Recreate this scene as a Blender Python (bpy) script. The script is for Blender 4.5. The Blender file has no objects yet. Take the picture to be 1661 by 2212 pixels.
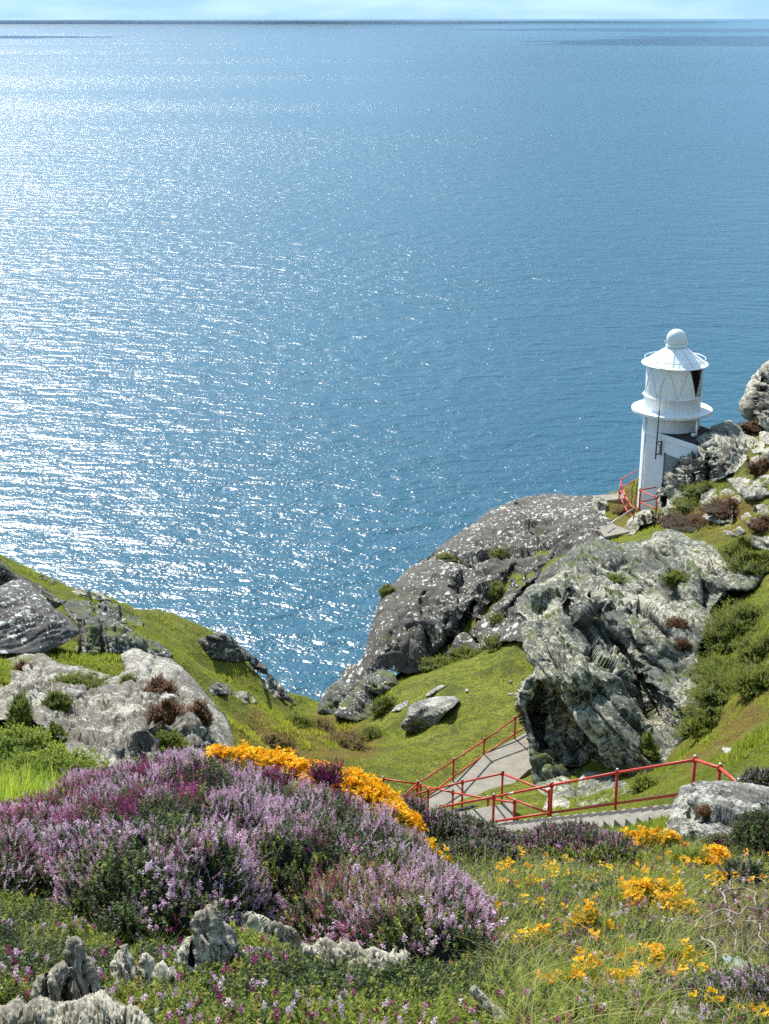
import bpy, math, random
import numpy as np
from mathutils import Vector, Matrix

random.seed(7)
RNG = np.random.default_rng(7)
C = bpy.context.scene.collection
scene = bpy.context.scene

# ------------------------------------------------------------------ camera
F = 3078.0                      # focal length in picture units (picture 1661 x 2212)
W0, H0 = 1661.0, 2212.0
PITCH = math.atan((H0/2-37)/F)
cam = bpy.data.cameras.new('camera')
cam.sensor_fit = 'VERTICAL'; cam.sensor_height = 36; cam.lens = 36*F/H0
cam.clip_start = 0.1; cam.clip_end = 200000
co = bpy.data.objects.new('camera', cam); C.objects.link(co)
co.location = (0, 0, 0); co.rotation_euler = (math.pi/2-PITCH, 0, 0)
scene.camera = co

# ------------------------------------------------------------------ light
SUN_EL, SUN_AZ = math.radians(43), math.radians(-24)     # azimuth from +Y, negative = left
world = bpy.data.worlds.new('World'); scene.world = world; world.use_nodes = True
nt = world.node_tree; nt.nodes.clear()
sky = nt.nodes.new('ShaderNodeTexSky'); sky.sky_type = 'NISHITA'; sky.sun_disc = False
sky.sun_elevation = SUN_EL; sky.sun_rotation = SUN_AZ
sky.air_density = 1.0; sky.dust_density = 0.15; sky.ozone_density = 4.0; sky.altitude = 90
tc = nt.nodes.new('ShaderNodeTexCoord')
mp = nt.nodes.new('ShaderNodeMapping'); mp.inputs['Scale'].default_value = (1.6, 1.6, 9)
nz = nt.nodes.new('ShaderNodeTexNoise'); nz.inputs['Scale'].default_value = 2.2; nz.inputs['Detail'].default_value = 8
rp = nt.nodes.new('ShaderNodeValToRGB'); rp.color_ramp.elements[0].position = .36; rp.color_ramp.elements[1].position = .64
rp.color_ramp.elements[0].color = (0, 0, 0, 1); rp.color_ramp.elements[1].color = (.85, .85, .85, 1)
mx = nt.nodes.new('ShaderNodeMix'); mx.data_type = 'RGBA'
mx.inputs[7].default_value = (4.6, 6.3, 7.2, 1)
bg = nt.nodes.new('ShaderNodeBackground'); bg.inputs['Strength'].default_value = 0.105
wo = nt.nodes.new('ShaderNodeOutputWorld')
L = nt.links.new
L(tc.outputs['Generated'], mp.inputs['Vector']); L(mp.outputs[0], nz.inputs['Vector']); L(nz.outputs['Fac'], rp.inputs[0])
tn = nt.nodes.new('ShaderNodeMix'); tn.data_type = 'RGBA'; tn.blend_type = 'MULTIPLY'; tn.inputs[0].default_value = 1; tn.inputs[7].default_value = (.50, .76, .98, 1)
L(sky.outputs[0], tn.inputs[6]); L(rp.outputs[0], mx.inputs[0]); L(tn.outputs[2], mx.inputs[6])
sz = nt.nodes.new('ShaderNodeSeparateXYZ'); L(tc.outputs['Generated'], sz.inputs[0])
hz = nt.nodes.new('ShaderNodeMapRange'); hz.inputs['From Min'].default_value = 0; hz.inputs['From Max'].default_value = .16; hz.inputs['To Min'].default_value = .92; hz.inputs['To Max'].default_value = 0
L(sz.outputs[2], hz.inputs['Value'])
n2 = nt.nodes.new('ShaderNodeTexNoise'); n2.inputs['Scale'].default_value = 7; n2.inputs['Detail'].default_value = 7; L(mp.outputs[0], n2.inputs['Vector'])
hc = nt.nodes.new('ShaderNodeMix'); hc.data_type = 'RGBA'; hc.inputs[6].default_value = (1.9, 3.3, 4.9, 1); hc.inputs[7].default_value = (3.0, 4.5, 5.6, 1)
r2 = nt.nodes.new('ShaderNodeMapRange'); r2.inputs['From Min'].default_value = .35; r2.inputs['From Max'].default_value = .65; L(n2.outputs['Fac'], r2.inputs['Value']); L(r2.outputs[0], hc.inputs[0])
hm = nt.nodes.new('ShaderNodeMix'); hm.data_type = 'RGBA'; L(hz.outputs[0], hm.inputs[0]); L(mx.outputs[2], hm.inputs[6]); L(hc.outputs[2], hm.inputs[7]); L(hm.outputs[2], bg.inputs[0]); L(bg.outputs[0], wo.inputs[0])
sun = bpy.data.lights.new('sun', 'SUN'); sun.energy = 4.6; sun.angle = math.radians(.55); sun.color = (1, .95, .86)
so = bpy.data.objects.new('sun', sun); C.objects.link(so)
SDIR = Vector((math.sin(SUN_AZ)*math.cos(SUN_EL), math.cos(SUN_AZ)*math.cos(SUN_EL), math.sin(SUN_EL)))
so.rotation_euler = SDIR.to_track_quat('Z', 'Y').to_euler()
so.location = (-60, 120, 120)
vs = scene.view_settings; scene.display_settings.display_device = 'sRGB'
vs.view_transform = 'Standard'; vs.look = 'None'; vs.exposure = 0.97; vs.gamma = 1; vs.use_curve_mapping = False
scene.cycles.max_bounces = 6; scene.cycles.transparent_max_bounces = 6
scene.cycles.use_denoising = False

# ------------------------------------------------------------------ projection helpers (picture point + ground distance -> world point)
CT, ST = math.cos(PITCH), math.sin(PITCH)
def Wp(sx, sy, Y):
    sx = np.asarray(sx, float); sy = np.asarray(sy, float); Y = np.asarray(Y, float)
    r = (sx-W0/2)/F; u = (H0/2-sy)/F
    dy = CT+u*ST; dz = -ST+u*CT
    k = Y/dy
    return np.stack(np.broadcast_arrays(r*k, Y, dz*k), -1)
def proj(P):
    P = np.asarray(P, float)
    d = P[..., 1]*CT-P[..., 2]*ST
    d = np.where(d < .05, .05, d)
    u = (P[..., 1]*ST+P[..., 2]*CT)/d
    return P[..., 0]/d*F+W0/2, H0/2-u*F
# source crops used while measuring
def c1(p): return [(1296+.2198*a, 675+.2198*b) for a, b in p]
def c3(p): return [(648+.3576*a, 1026+.3576*b) for a, b in p]
def c4(a, b): return (756+.5448*a, 1512+.5448*b)
def c5(p): return [(.39*a, 1161+.39*b) for a, b in p]
def c6(p): return [(1080+.3498*a, 1080+.3498*b) for a, b in p]
def cA(p): return [(.325*a, 1620+.325*b) for a, b in p]
def cB(p): return [(432+.39*a, 1620+.39*b) for a, b in p]
def cC(p): return [(1026+.3823*a, 1728+.3823*b) for a, b in p]

# ------------------------------------------------------------------ noise
def _h(i, j, k, s=0):
    n = (i.astype(np.int64)*374761393+j.astype(np.int64)*668265263+k.astype(np.int64)*2147483647+s*1274126177) & 0xffffffff
    n = ((n ^ (n >> 13))*1274126177) & 0xffffffff
    n = ((n ^ (n >> 16))*2246822519) & 0xffffffff
    return ((n ^ (n >> 15)) & 0xffffff)/float(0xffffff)
def vnoise(P, s=0):
    f = np.floor(P); t = P-f; t = t*t*(3-2*t); i, j, k = f[..., 0], f[..., 1], f[..., 2]
    r = 0
    for a in (0, 1):
        wa = t[..., 0] if a else 1-t[..., 0]
        for b in (0, 1):
            wb = t[..., 1] if b else 1-t[..., 1]
            for c in (0, 1):
                wc = t[..., 2] if c else 1-t[..., 2]
                r = r+wa*wb*wc*_h(i+a, j+b, k+c, s)
    return r*2-1
def fbm(P, o=4, s=0, g=.5):
    r, a, t = 0, 1, 0
    for q in range(o):
        r = r+a*vnoise(P*(2.03**q)+q*17.3, s+q); t += a; a *= g
    return r/t
def ridged(P, o=4, s=0):
    r, a, t = 0, 1, 0
    for q in range(o):
        r = r+a*(1-2*np.abs(vnoise(P*(2.1**q)+q*9.1, s+q))); t += a; a *= .5
    return r/t
def worley(P, s=0):
    f = np.floor(P); F1 = np.full(P.shape[:-1], 9.); F2 = F1.copy(); ID = np.zeros_like(F1); FC = np.zeros_like(F1)
    for a in (-1, 0, 1):
        for b in (-1, 0, 1):
            for c in (-1, 0, 1):
                i, j, k = f[..., 0]+a, f[..., 1]+b, f[..., 2]+c
                ex, ey, ez = i+_h(i, j, k, s)-P[..., 0], j+_h(i, j, k, s+1)-P[..., 1], k+_h(i, j, k, s+2)-P[..., 2]
                d = np.sqrt(ex**2+ey**2+ez**2)
                m = d < F1
                F2 = np.where(m, F1, np.minimum(F2, d)); h3 = _h(i, j, k, s+3); ID = np.where(m, h3, ID); FC = np.where(m, ex*np.sin(h3*40)+ey*np.sin(h3*97+1)+ez*np.sin(h3*61+2), FC); F1 = np.where(m, d, F1)
    return F2-F1, ID, FC
class TPS:
    def __init__(self, X, v, lam=0.0, scale=1.0):
        self.X = np.asarray(X, float)/scale; self.sc = scale; n = len(self.X)
        A = np.zeros((n+3, n+3)); A[:n, :n] = self.k(self.X, self.X)+lam*np.eye(n)
        A[:n, n] = 1; A[:n, n+1:] = self.X; A[n, :n] = 1; A[n+1:, :n] = self.X.T
        self.w = np.linalg.solve(A, np.concatenate([np.asarray(v, float), [0, 0, 0]]))
    def k(self, a, b):
        r2 = ((a[:, None, :]-b[None])**2).sum(-1)+1e-12
        return .5*r2*np.log(r2)
    def __call__(self, x, y):
        x = np.asarray(x, float); sh = x.shape
        Q = np.stack([x.ravel(), np.asarray(y, float).ravel()], -1)/self.sc
        out = np.empty(len(Q)); n = len(self.X)
        for i in range(0, len(Q), 40000):
            q = Q[i:i+40000]
            out[i:i+40000] = self.k(q, self.X)@self.w[:n]+self.w[n]+q@self.w[n+1:]
        return out.reshape(sh)
def inpoly(x, y, poly):
    x = np.asarray(x, float); y = np.asarray(y, float); r = np.zeros(x.shape, bool); n = len(poly)
    for i in range(n):
        x0, y0 = poly[i]; x1, y1 = poly[(i+1) % n]
        if y0 == y1: continue
        c = ((y0 > y) != (y1 > y)) & (x < (x1-x0)*(y-y0)/(y1-y0)+x0)
        r ^= c
    return r
def segdist(x, y, pts, closed=True):
    """distance and nearest point to a polyline"""
    D = np.full(x.shape, 1e9); NX = np.zeros(x.shape); NY = np.zeros(x.shape); n = len(pts)
    for i in range(n if closed else n-1):
        x0, y0 = pts[i]; x1, y1 = pts[(i+1) % n]
        dx, dy = x1-x0, y1-y0; l2 = dx*dx+dy*dy+1e-9
        t = np.clip(((x-x0)*dx+(y-y0)*dy)/l2, 0, 1); px, py = x0+t*dx, y0+t*dy
        d = np.hypot(x-px, y-py); m = d < D
        D = np.where(m, d, D); NX = np.where(m, px, NX); NY = np.where(m, py, NY)
    return D, NX, NY

# ------------------------------------------------------------------ objects
def mesh_np(name, V, faces, mat, parent=None, smooth=True, attrs=None, color=None):
    """V (n,3); faces: list of (m,k) int arrays"""
    me = bpy.data.meshes.new(name)
    me.vertices.add(len(V)); me.vertices.foreach_set('co', np.asarray(V, np.float32).ravel())
    if not isinstance(faces, (list, tuple)): faces = [faces]
    faces = [f for f in faces if len(f)]
    loops = np.concatenate([f.ravel() for f in faces]).astype(np.int32)
    counts = np.concatenate([np.full(len(f), f.shape[1]) for f in faces]).astype(np.int32)
    starts = np.concatenate([[0], np.cumsum(counts)[:-1]]).astype(np.int32)
    me.loops.add(len(loops)); me.loops.foreach_set('vertex_index', loops)
    me.polygons.add(len(counts)); me.polygons.foreach_set('loop_start', starts)
    me.polygons.foreach_set('use_smooth', np.full(len(counts), smooth))
    me.update(calc_edges=True)
    for k, v in (attrs or {}).items():
        a = me.attributes.new(k, 'FLOAT', 'POINT'); a.data.foreach_set('value', np.asarray(v, np.float32).ravel())
    if mat: me.materials.append(mat)
    o = bpy.data.objects.new(name, me); C.objects.link(o)
    if parent: o.parent = parent
    return o
def tag(o, label=None, cat=None, group=None, kind=None):
    if label: o['label'] = label
    if cat: o['category'] = cat
    if group: o['group'] = group
    if kind: o['kind'] = kind
    return o
def thing(name, label, cat, loc=(0, 0, 0), group=None, rz=0):
    o = bpy.data.objects.new(name, None); C.objects.link(o); o.location = loc; o.rotation_euler.z = rz; o.empty_display_size = .2
    return tag(o, label, cat, group)
class MB:
    def __init__(s): s.V = []; s.T = []; s.Q = []; s.n = 0
    def add(s, v, t=None, q=None):
        v = np.asarray(v, float)
        if t is not None and len(t): s.T.append(np.asarray(t)+s.n)
        if q is not None and len(q): s.Q.append(np.asarray(q)+s.n)
        s.V.append(v); s.n += len(v); return s
    def box(s, c, d, rz=0, rx=0, ry=0):
        v = np.array([[x, y, z] for x in (-.5, .5) for y in (-.5, .5) for z in (-.5, .5)])*np.array(d)
        M = np.array(Matrix.Rotation(rz, 3, 'Z')@Matrix.Rotation(ry, 3, 'Y')@Matrix.Rotation(rx, 3, 'X'))
        v = v@M.T+np.array(c)
        return s.add(v, q=[[0, 1, 3, 2], [4, 6, 7, 5], [0, 4, 5, 1], [2, 3, 7, 6], [0, 2, 6, 4], [1, 5, 7, 3]])
    def tube(s, a, b, r, r2=None, n=8, cap=True):
        a, b = np.array(a, float), np.array(b, float); r2 = r if r2 is None else r2
        d = b-a; L_ = np.linalg.norm(d)
        if L_ < 1e-6: return s
        d /= L_; u = np.cross(d, [0, 0, 1.] if abs(d[2]) < .9 else [1., 0, 0]); u /= np.linalg.norm(u); w = np.cross(d, u)
        t = np.arange(n)*2*math.pi/n; ring = np.cos(t)[:, None]*u+np.sin(t)[:, None]*w
        v = np.concatenate([a+ring*r, b+ring*r2]); i = np.arange(n); j = (i+1) % n
        q = np.stack([i, i+n, j+n, j], -1)
        if cap:
            v = np.concatenate([v, [a, b]]); T = np.concatenate([np.stack([i, j, np.full(n, 2*n)], -1), np.stack([j+n, i+n, np.full(n, 2*n+1)], -1)])
            return s.add(v, t=T, q=q)
        return s.add(v, q=q)
    def path(s, pts, r, n=6):
        pts = np.array(pts, float); rr = np.broadcast_to(np.asarray(r, float), (len(pts),)); V = []; 
        for i, p in enumerate(pts):
            d = pts[min(i+1, len(pts)-1)]-pts[max(i-1, 0)]; d /= np.linalg.norm(d)+1e-9
            u = np.cross(d, [.1, .3, 1.]); u /= np.linalg.norm(u)+1e-9; w = np.cross(d, u)
            t = np.arange(n)*2*math.pi/n; V.append(p+(np.cos(t)[:, None]*u+np.sin(t)[:, None]*w)*rr[i])
        i = np.arange(n); j = (i+1) % n; q = np.concatenate([np.stack([i+k*n, i+k*n+n, j+k*n+n, j+k*n], -1) for k in range(len(pts)-1)])
        return s.add(np.concatenate(V), q=q)
    def lathe(s, prof, n=48, c=(0, 0, 0)):
        prof = np.array(prof, float); t = np.arange(n)*2*math.pi/n
        v = np.stack([prof[:, 0][:, None]*np.cos(t), prof[:, 0][:, None]*np.sin(t), np.broadcast_to(prof[:, 1][:, None], (len(prof), n))], -1).reshape(-1, 3)+np.array(c)
        i = np.arange(n); j = (i+1) % n
        return s.add(v, q=np.concatenate([np.stack([i+k*n, j+k*n, j+k*n+n, i+k*n+n], -1) for k in range(len(prof)-1)]))
    def build(s, name, mat, parent=None, smooth=False, attrs=None):
        fs = ([np.concatenate(s.T)] if s.T else [])+([np.concatenate(s.Q)] if s.Q else [])
        o = mesh_np(name, np.concatenate(s.V), fs, mat, parent, smooth, attrs)
        return o

# ------------------------------------------------------------------ materials
def newmat(name):
    m = bpy.data.materials.new(name); m.use_nodes = True; t = m.node_tree
    for n in list(t.nodes): t.nodes.remove(n)
    return m, t
class N:
    """small node builder"""
    def __init__(s, t): s.t = t
    def __call__(s, typ, **kw):
        n = s.t.nodes.new(typ)
        for k, v in kw.items():
            if k == 'inp':
                for a, b in v.items():
                    if hasattr(b, 'is_linked') or isinstance(b, bpy.types.NodeSocket): s.t.links.new(b, n.inputs[a])
                    else: n.inputs[a].default_value = b
            else: setattr(n, k, v)
        return n
    def noise(s, vec, scale, detail=4, rough=.5, dist=0):
        return s('ShaderNodeTexNoise', inp={'Vector': vec, 'Scale': scale, 'Detail': detail, 'Roughness': rough, 'Distortion': dist}).outputs['Fac']
    def ramp(s, fac, stops):
        n = s('ShaderNodeValToRGB', inp={0: fac}); e = n.color_ramp.elements
        while len(e) < len(stops): e.new(.5)
        for k, (p, c) in enumerate(stops):
            e[k].position = p
        for k, (p, c) in enumerate(stops):
            e[k].color = (*c, 1) if isinstance(c, (tuple, list)) else (c, c, c, 1)
        return n.outputs[0]
    def mix(s, f, a, b, mode='MIX'):
        n = s('ShaderNodeMix', data_type='RGBA', blend_type=mode, inp={0: f, 6: a if not isinstance(a, tuple) else (*a, 1), 7: b if not isinstance(b, tuple) else (*b, 1)})
        return n.outputs[2]
    def math(s, op, a, b=0.0, c=None):
        i = {0: a, 1: b}
        if c is not None: i[2] = c
        return s('ShaderNodeMath', operation=op, inp=i).outputs[0]
    def map(s, vec, scale=(1, 1, 1), rot=(0, 0, 0), loc=(0, 0, 0)):
        return s('ShaderNodeMapping', inp={'Vector': vec, 'Scale': scale, 'Rotation': rot, 'Location': loc}).outputs[0]
    def bump(s, h, dist, strength=1.0, nrm=None):
        i = {'Height': h, 'Distance': dist, 'Strength': strength}
        if nrm is not None: i['Normal'] = nrm
        return s('ShaderNodeBump', inp=i).outputs[0]
    def pos(s): return s('ShaderNodeNewGeometry').outputs['Position']
    def attr(s, name): return s('ShaderNodeAttribute', attribute_name=name).outputs['Fac']
    def out(s, sh): s('ShaderNodeOutputMaterial', inp={'Surface': sh})
    def pr(s, **kw):
        return s('ShaderNodeBsdfPrincipled', inp=kw).outputs[0]

def plain(name, col, rough=.5, metal=0, noise=.12, nscale=6, bump=0.0):
    m, t = newmat(name); n = N(t); p = n.pos()
    f = n.noise(p, nscale, 6, .65)
    c = n.mix(n.ramp(f, [(.3, 0), (.7, 1)]), tuple(x*(1-noise) for x in col), tuple(min(1, x*(1+noise)) for x in col))
    kw = {'Base Color': c, 'Roughness': rough, 'Metallic': metal}
    if bump: kw['Normal'] = n.bump(n.noise(p, nscale*8, 5, .7), bump)
    n.out(n.pr(**kw)); return m

def rockmat(name, dark=(.045, .043, .042), mid=(.15, .145, .13), pale=(.42, .41, .36), tint=(.10, .14, .12), lich=.5, spots=0.0, spot_scale=3.2,
            strata=(0, 0, 1), sscale=1.0, lscale=1.0, moss=0.0, warm=(.26, .2, .13), dk=.46):
    m, t = newmat(name); n = N(t); p = n.pos()
    q = n.map(n.map(p, rot=tuple(Vector(strata).normalized().rotation_difference(Vector((0, 0, 1))).to_euler())), scale=(.8*sscale, .8*sscale, 5.5*sscale))
    n1 = n.noise(p, .55*sscale, 8, .62)
    n2 = n.noise(q, 1.6, 9, .68, .1)
    n3 = n.noise(p, 6*lscale, 8, .7)
    n4 = n.noise(q, 7, 8, .72)
    base = n.mix(n.ramp(n2, [(.36, 0), (.62, 1)]), dark, mid)
    base = n.mix(n.ramp(n.noise(p, 1.3*sscale, 5, .6, .8), [(.5, 0), (.68, .7)]), base, tint)
    base = n.mix(n.ramp(n.noise(q, .9, 6, .7), [(.6, 0), (.75, .6)]), base, warm)
    # patchy pale lichen crust
    lf = n.math('ADD', n.math('MULTIPLY', n3, .55), n.math('ADD', n.math('MULTIPLY', n1, .5), n.math('MULTIPLY', n4, .35)))
    th = .93-.30*lich
    lm = n.ramp(lf, [(th-.025, 0), (th+.035, 1)])
    palev = n.mix(n.noise(p, 14*lscale, 5, .7), tuple(x*.62 for x in pale), tuple(min(1, x*1.25) for x in pale))
    col = n.mix(lm, base, palev)
    # fine dark cracks along the strata
    cr = n.ramp(n4, [(.33, 0), (.44, 1)])
    col = n.mix(cr, n.mix(.75, col, dark), col)
    if spots > 0:
        w = n.map(p, scale=(1, 1, 1)); wd = n('ShaderNodeVectorMath', operation='ADD', inp={0: w, 1: n('ShaderNodeVectorMath', operation='SCALE', inp={0: n('ShaderNodeTexNoise', inp={'Vector': p, 'Scale': 9.0, 'Detail': 4.0}).outputs['Color'], 'Scale': .12}).outputs[0]}).outputs[0]
        for k, (sc, rr, dens) in enumerate(((spot_scale, .36, .6), (spot_scale*2.1, .42, .6), (spot_scale*4, .42, .6))):
            v = n('ShaderNodeTexVoronoi', inp={'Vector': wd, 'Scale': sc, 'Randomness': 1.0})
            rnd = n('ShaderNodeSeparateColor', inp={0: v.outputs['Color']})
            rad = n.math('MULTIPLY', rnd.outputs[0], rr)
            ins = n.math('LESS_THAN', v.outputs['Distance'], rad)
            keep = n.math('LESS_THAN', rnd.outputs[1], n.math('MULTIPLY', n.ramp(n.noise(p, .45, 4, .6), [(.38, 0), (.6, 1)]), dens*spots*2))
            f = n.math('MULTIPLY', ins, keep)
            col = n.mix(n.math('MULTIPLY', f, .85), col, n.mix(rnd.outputs[2], (.44, .44, .38), (.68, .68, .62)))
    if moss > 0:
        nz_ = n('ShaderNodeSeparateXYZ', inp={0: n('ShaderNodeNewGeometry').outputs['Normal']}).outputs[2]
        mf = n.math('MULTIPLY', n.ramp(nz_, [(.45, 0), (.8, 1)]), n.ramp(n.noise(p, 1.1, 6, .65), [(.62-.25*moss, 0), (.70-.25*moss, 1)]))
        col = n.mix(mf, col, n.mix(n.noise(p, 9, 4), (.05, .075, .015), (.11, .13, .03)))
    h = n.math('ADD', n.math('MULTIPLY', n2, .6), n.math('ADD', n.math('MULTIPLY', n4, .3), n.math('MULTIPLY', n3, .25)))
    nb = n.bump(h, .16/sscale, .9)
    nb = n.bump(n.noise(p, 28*lscale, 6, .75), .02/lscale, .8, nb)
    n.out(n.pr(**{'Base Color': col, 'Roughness': .86, 'Normal': nb, 'Specular IOR Level': .35})); return m

def leafmat(name, stops, trans=.35, rough=.6, spec=.3):
    """colour from the per-piece attribute rnd, part of the light passes through"""
    m, t = newmat(name); n = N(t)
    c = n.ramp(n.attr('rnd'), stops)
    a = n.pr(**{'Base Color': c, 'Roughness': rough, 'Specular IOR Level': spec})
    tr = n('ShaderNodeBsdfTranslucent', inp={'Color': n.mix(.35, c, (.5, .6, .1), 'MIX') if trans > .4 else c}).outputs[0]
    n.out(n('ShaderNodeMixShader', inp={0: trans, 1: a, 2: tr}).outputs[0]); return m

M = {}
M['rock_cliff'] = rockmat('rock_cliff', moss=.35, dark=(.032, .036, .030), mid=(.15, .155, .125), pale=(.50, .475, .37), tint=(.09, .125, .095), lich=.71, sscale=1.0, lscale=1.0, strata=(.74, .15, .66))
M['rock_round'] = rockmat('rock_round', dark=(.045, .040, .034), mid=(.105, .094, .080), pale=(.25, .24, .20), tint=(.09, .084, .07), lich=.2, spots=.95, spot_scale=2.2, sscale=.8, moss=.08, strata=(.75, .3, -.55))
M['rock_dark'] = rockmat('rock_dark', dark=(.03, .03, .03), mid=(.095, .09, .085), pale=(.33, .33, .30), tint=(.06, .075, .05), lich=.42, spots=.8, spot_scale=2.8, moss=.5, strata=(.5, .3, .8))
M['rock_boulder'] = rockmat('rock_boulder', dark=(.03, .03, .03), mid=(.12, .115, .105), pale=(.42, .41, .37), tint=(.08, .08, .07), lich=.30, spots=1.0, spot_scale=2.6, sscale=1.6, strata=(-.35, .3, .9))
M['rock_outcrop'] = rockmat('rock_outcrop', dark=(.06, .05, .042), mid=(.20, .18, .145), pale=(.47, .45, .375), tint=(.17, .135, .095), lich=.68, sscale=1.3, lscale=1.3, warm=(.33, .24, .16), strata=(.8, .2, .35))
M['rock_hill'] = rockmat('rock_hill', dark=(.07, .066, .055), mid=(.24, .225, .18), pale=(.52, .50, .41), tint=(.2, .2, .15), lich=.72, sscale=1.0, lscale=.9, moss=.2, strata=(.5, .2, .7))
M['rock_near'] = rockmat('rock_near', dark=(.095, .083, .062), mid=(.33, .295, .22), pale=(.55, .51, .40), tint=(.22, .21, .16), lich=.74, sscale=5, lscale=5, warm=(.27, .23, .14), strata=(.95, .25, .08))
M['rock_side'] = rockmat('rock_side', dark=(.05, .047, .042), mid=(.17, .165, .145), pale=(.44, .43, .37), tint=(.13, .14, .125), lich=.66, sscale=2.6, lscale=2.6, strata=(.3, .3, .8))
M['rock_pale'] = rockmat('rock_pale', dark=(.07, .068, .06), mid=(.20, .195, .175), pale=(.42, .41, .37), tint=(.25, .24, .22), lich=.8, sscale=3, lscale=3, strata=(-.1, .3, .95))
M['slate'] = rockmat('slate', dark=(.14, .18, .17), mid=(.30, .36, .34), pale=(.42, .47, .45), tint=(.25, .33, .3), lich=.4, sscale=4, lscale=4, strata=(0, .3, 1))
M['white_paint'] = plain('white_paint', (.78, .80, .80), .45, noise=.05, nscale=2.5)
def stained(name, col):
    m, t = newmat(name); n = N(t); p = n.pos()
    st = n.ramp(n.noise(n.map(p, scale=(5, 5, .5)), 1.3, 6, .7), [(.5, 0), (.75, .55)])
    c = n.mix(st, col, tuple(x*.66 for x in col)); ru = n.ramp(n.noise(n.map(p, scale=(7, 7, .9)), 1.7, 5, .6), [(.66, 0), (.78, .5)])
    c = n.mix(ru, c, (.42, .33, .22)); n.out(n.pr(**{'Base Color': c, 'Roughness': .5, 'Normal': n.bump(n.noise(p, 3, 5, .6), .02)})); return m
M['white_paint'] = stained('white_paint', (.76, .78, .79))
M['dome_paint'] = plain('dome_paint', (.58, .64, .64), .4, noise=.06, nscale=3)
M['seam_paint'] = plain('seam_paint', (.42, .46, .46), .5)
M['black_felt'] = plain('black_felt', (.02, .018, .02), .9, noise=.3)
M['grey_metal'] = plain('grey_metal', (.13, .14, .14), .5, .6)
M['galvanised'] = plain('galvanised', (.45, .47, .47), .4, .5)
M['grey_door'] = plain('grey_door', (.2, .22, .21), .7)
M['red_paint'] = plain('red_paint', (.43, .026, .014), .5, noise=.25, nscale=5)
M['concrete'] = plain('concrete', (.225, .205, .17), .92, noise=.25, nscale=3, bump=.01)
M['riser'] = plain('riser', (.17, .16, .14), .92, noise=.2, nscale=4, bump=.01)
M['dead_wood'] = plain('dead_wood', (.25, .215, .17), .85, noise=.25, nscale=30, bump=.004)
M['glass_dark'] = (lambda: (lambda mt: (N(mt[1]).out(N(mt[1]).pr(**{'Base Color': (.004, .004, .005, 1), 'Roughness': .25, 'Specular IOR Level': .1})), mt[0])[1])(newmat('glass_dark')))()

# ground: grass turf, dry bracken-brown patches, bare soil
def groundmat():
    m, t = newmat('turf'); n = N(t); p = n.pos()
    a = n.noise(p, .35, 6, .6, .5); b = n.noise(p, 2.2, 7, .68); c = n.noise(p, 11, 6, .7); d = n.noise(p, 45, 4, .7)
    g = n.mix(n.ramp(b, [(.35, 0), (.62, 1)]), (.10, .135, .014), (.25, .27, .024))
    g = n.mix(n.ramp(a, [(.42, 0), (.62, .7)]), g, (.25, .25, .035))
    g = n.mix(n.ramp(c, [(.40, 1), (.50, 0)]), g, (.045, .055, .012))
    g = n.mix(n.math('MULTIPLY', n.attr('rough'), n.ramp(n.noise(p, 1.1, 6, .7), [(.45, 0), (.6, .85)])), g, n.mix(c, (.035, .055, .010), (.13, .12, .022)))
    g = n.mix(n.math('MULTIPLY', n.ramp(n.noise(p, .8, 7, .7, 1.0), [(.48, 0), (.6, .8)]), .9), g, (.065, .075, .014))
    dry = n.math('ADD', n.attr('dry'), n.math('MULTIPLY', n.math('SUBTRACT', b, .5), 1.6))
    g = n.mix(n.ramp(dry, [(.38, 0), (.75, .9)]), g, n.mix(n.ramp(c, [(.4, 0), (.6, 1)]), (.10, .075, .020), (.235, .145, .035)))
    soil = n.math('ADD', n.attr('soil'), n.math('MULTIPLY', n.math('SUBTRACT', c, .5), 1.2))
    g = n.mix(n.ramp(soil, [(.4, 0), (.7, 1)]), g, n.mix(d, (.045, .03, .018), (.17, .12, .07)))
    g = n.mix(n.ramp(d, [(.3, .55), (.5, 0)]), g, (.03, .035, .01))
    nb = n.bump(n.math('ADD', b, n.math('MULTIPLY', c, .45)), .25, .8); nb = n.bump(d, .04, .9, nb)
    n.out(n.pr(**{'Base Color': g, 'Roughness': .9, 'Specular IOR Level': .15, 'Normal': nb})); return m
M['turf'] = groundmat()
M['grass'] = leafmat('grass', [(0, (.08, .16, .012)), (.3, (.18, .26, .02)), (.5, (.38, .38, .07)), (1, (.66, .55, .26))], .45)
M['lawn'] = leafmat('lawn', [(0, (.11, .15, .014)), (.4, (.26, .30, .022)), (.8, (.36, .34, .04)), (1, (.34, .23, .05))], .45)
M['tussock'] = leafmat('tussock', [(0, (.14, .27, .012)), (.6, (.30, .42, .03)), (.9, (.42, .40, .06)), (1, (.40, .12, .03))], .5)
M['heath_leaf'] = leafmat('heath_leaf', [(0, (.014, .024, .006)), (.6, (.038, .062, .010)), (1, (.10, .15, .018))], .25)
M['bright_leaf'] = leafmat('bright_leaf', [(0, (.06, .10, .01)), (.5, (.17, .23, .02)), (1, (.36, .38, .05))], .42)
M['brown_leaf'] = leafmat('brown_leaf', [(0, (.07, .035, .014)), (.6, (.19, .085, .03)), (1, (.30, .17, .06))], .3)
M['scrub'] = leafmat('scrub', [(0, (.05, .075, .010)), (.45, (.17, .21, .02)), (.8, (.34, .34, .035)), (1, (.28, .2, .05))], .4)
M['dry_leaf'] = leafmat('dry_leaf', [(0, (.10, .08, .02)), (.5, (.26, .18, .045)), (1, (.42, .30, .10))], .35)
M['core_green'] = plain('core_green', (.07, .085, .016), .95, noise=.5, nscale=9, bump=.05)
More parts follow.
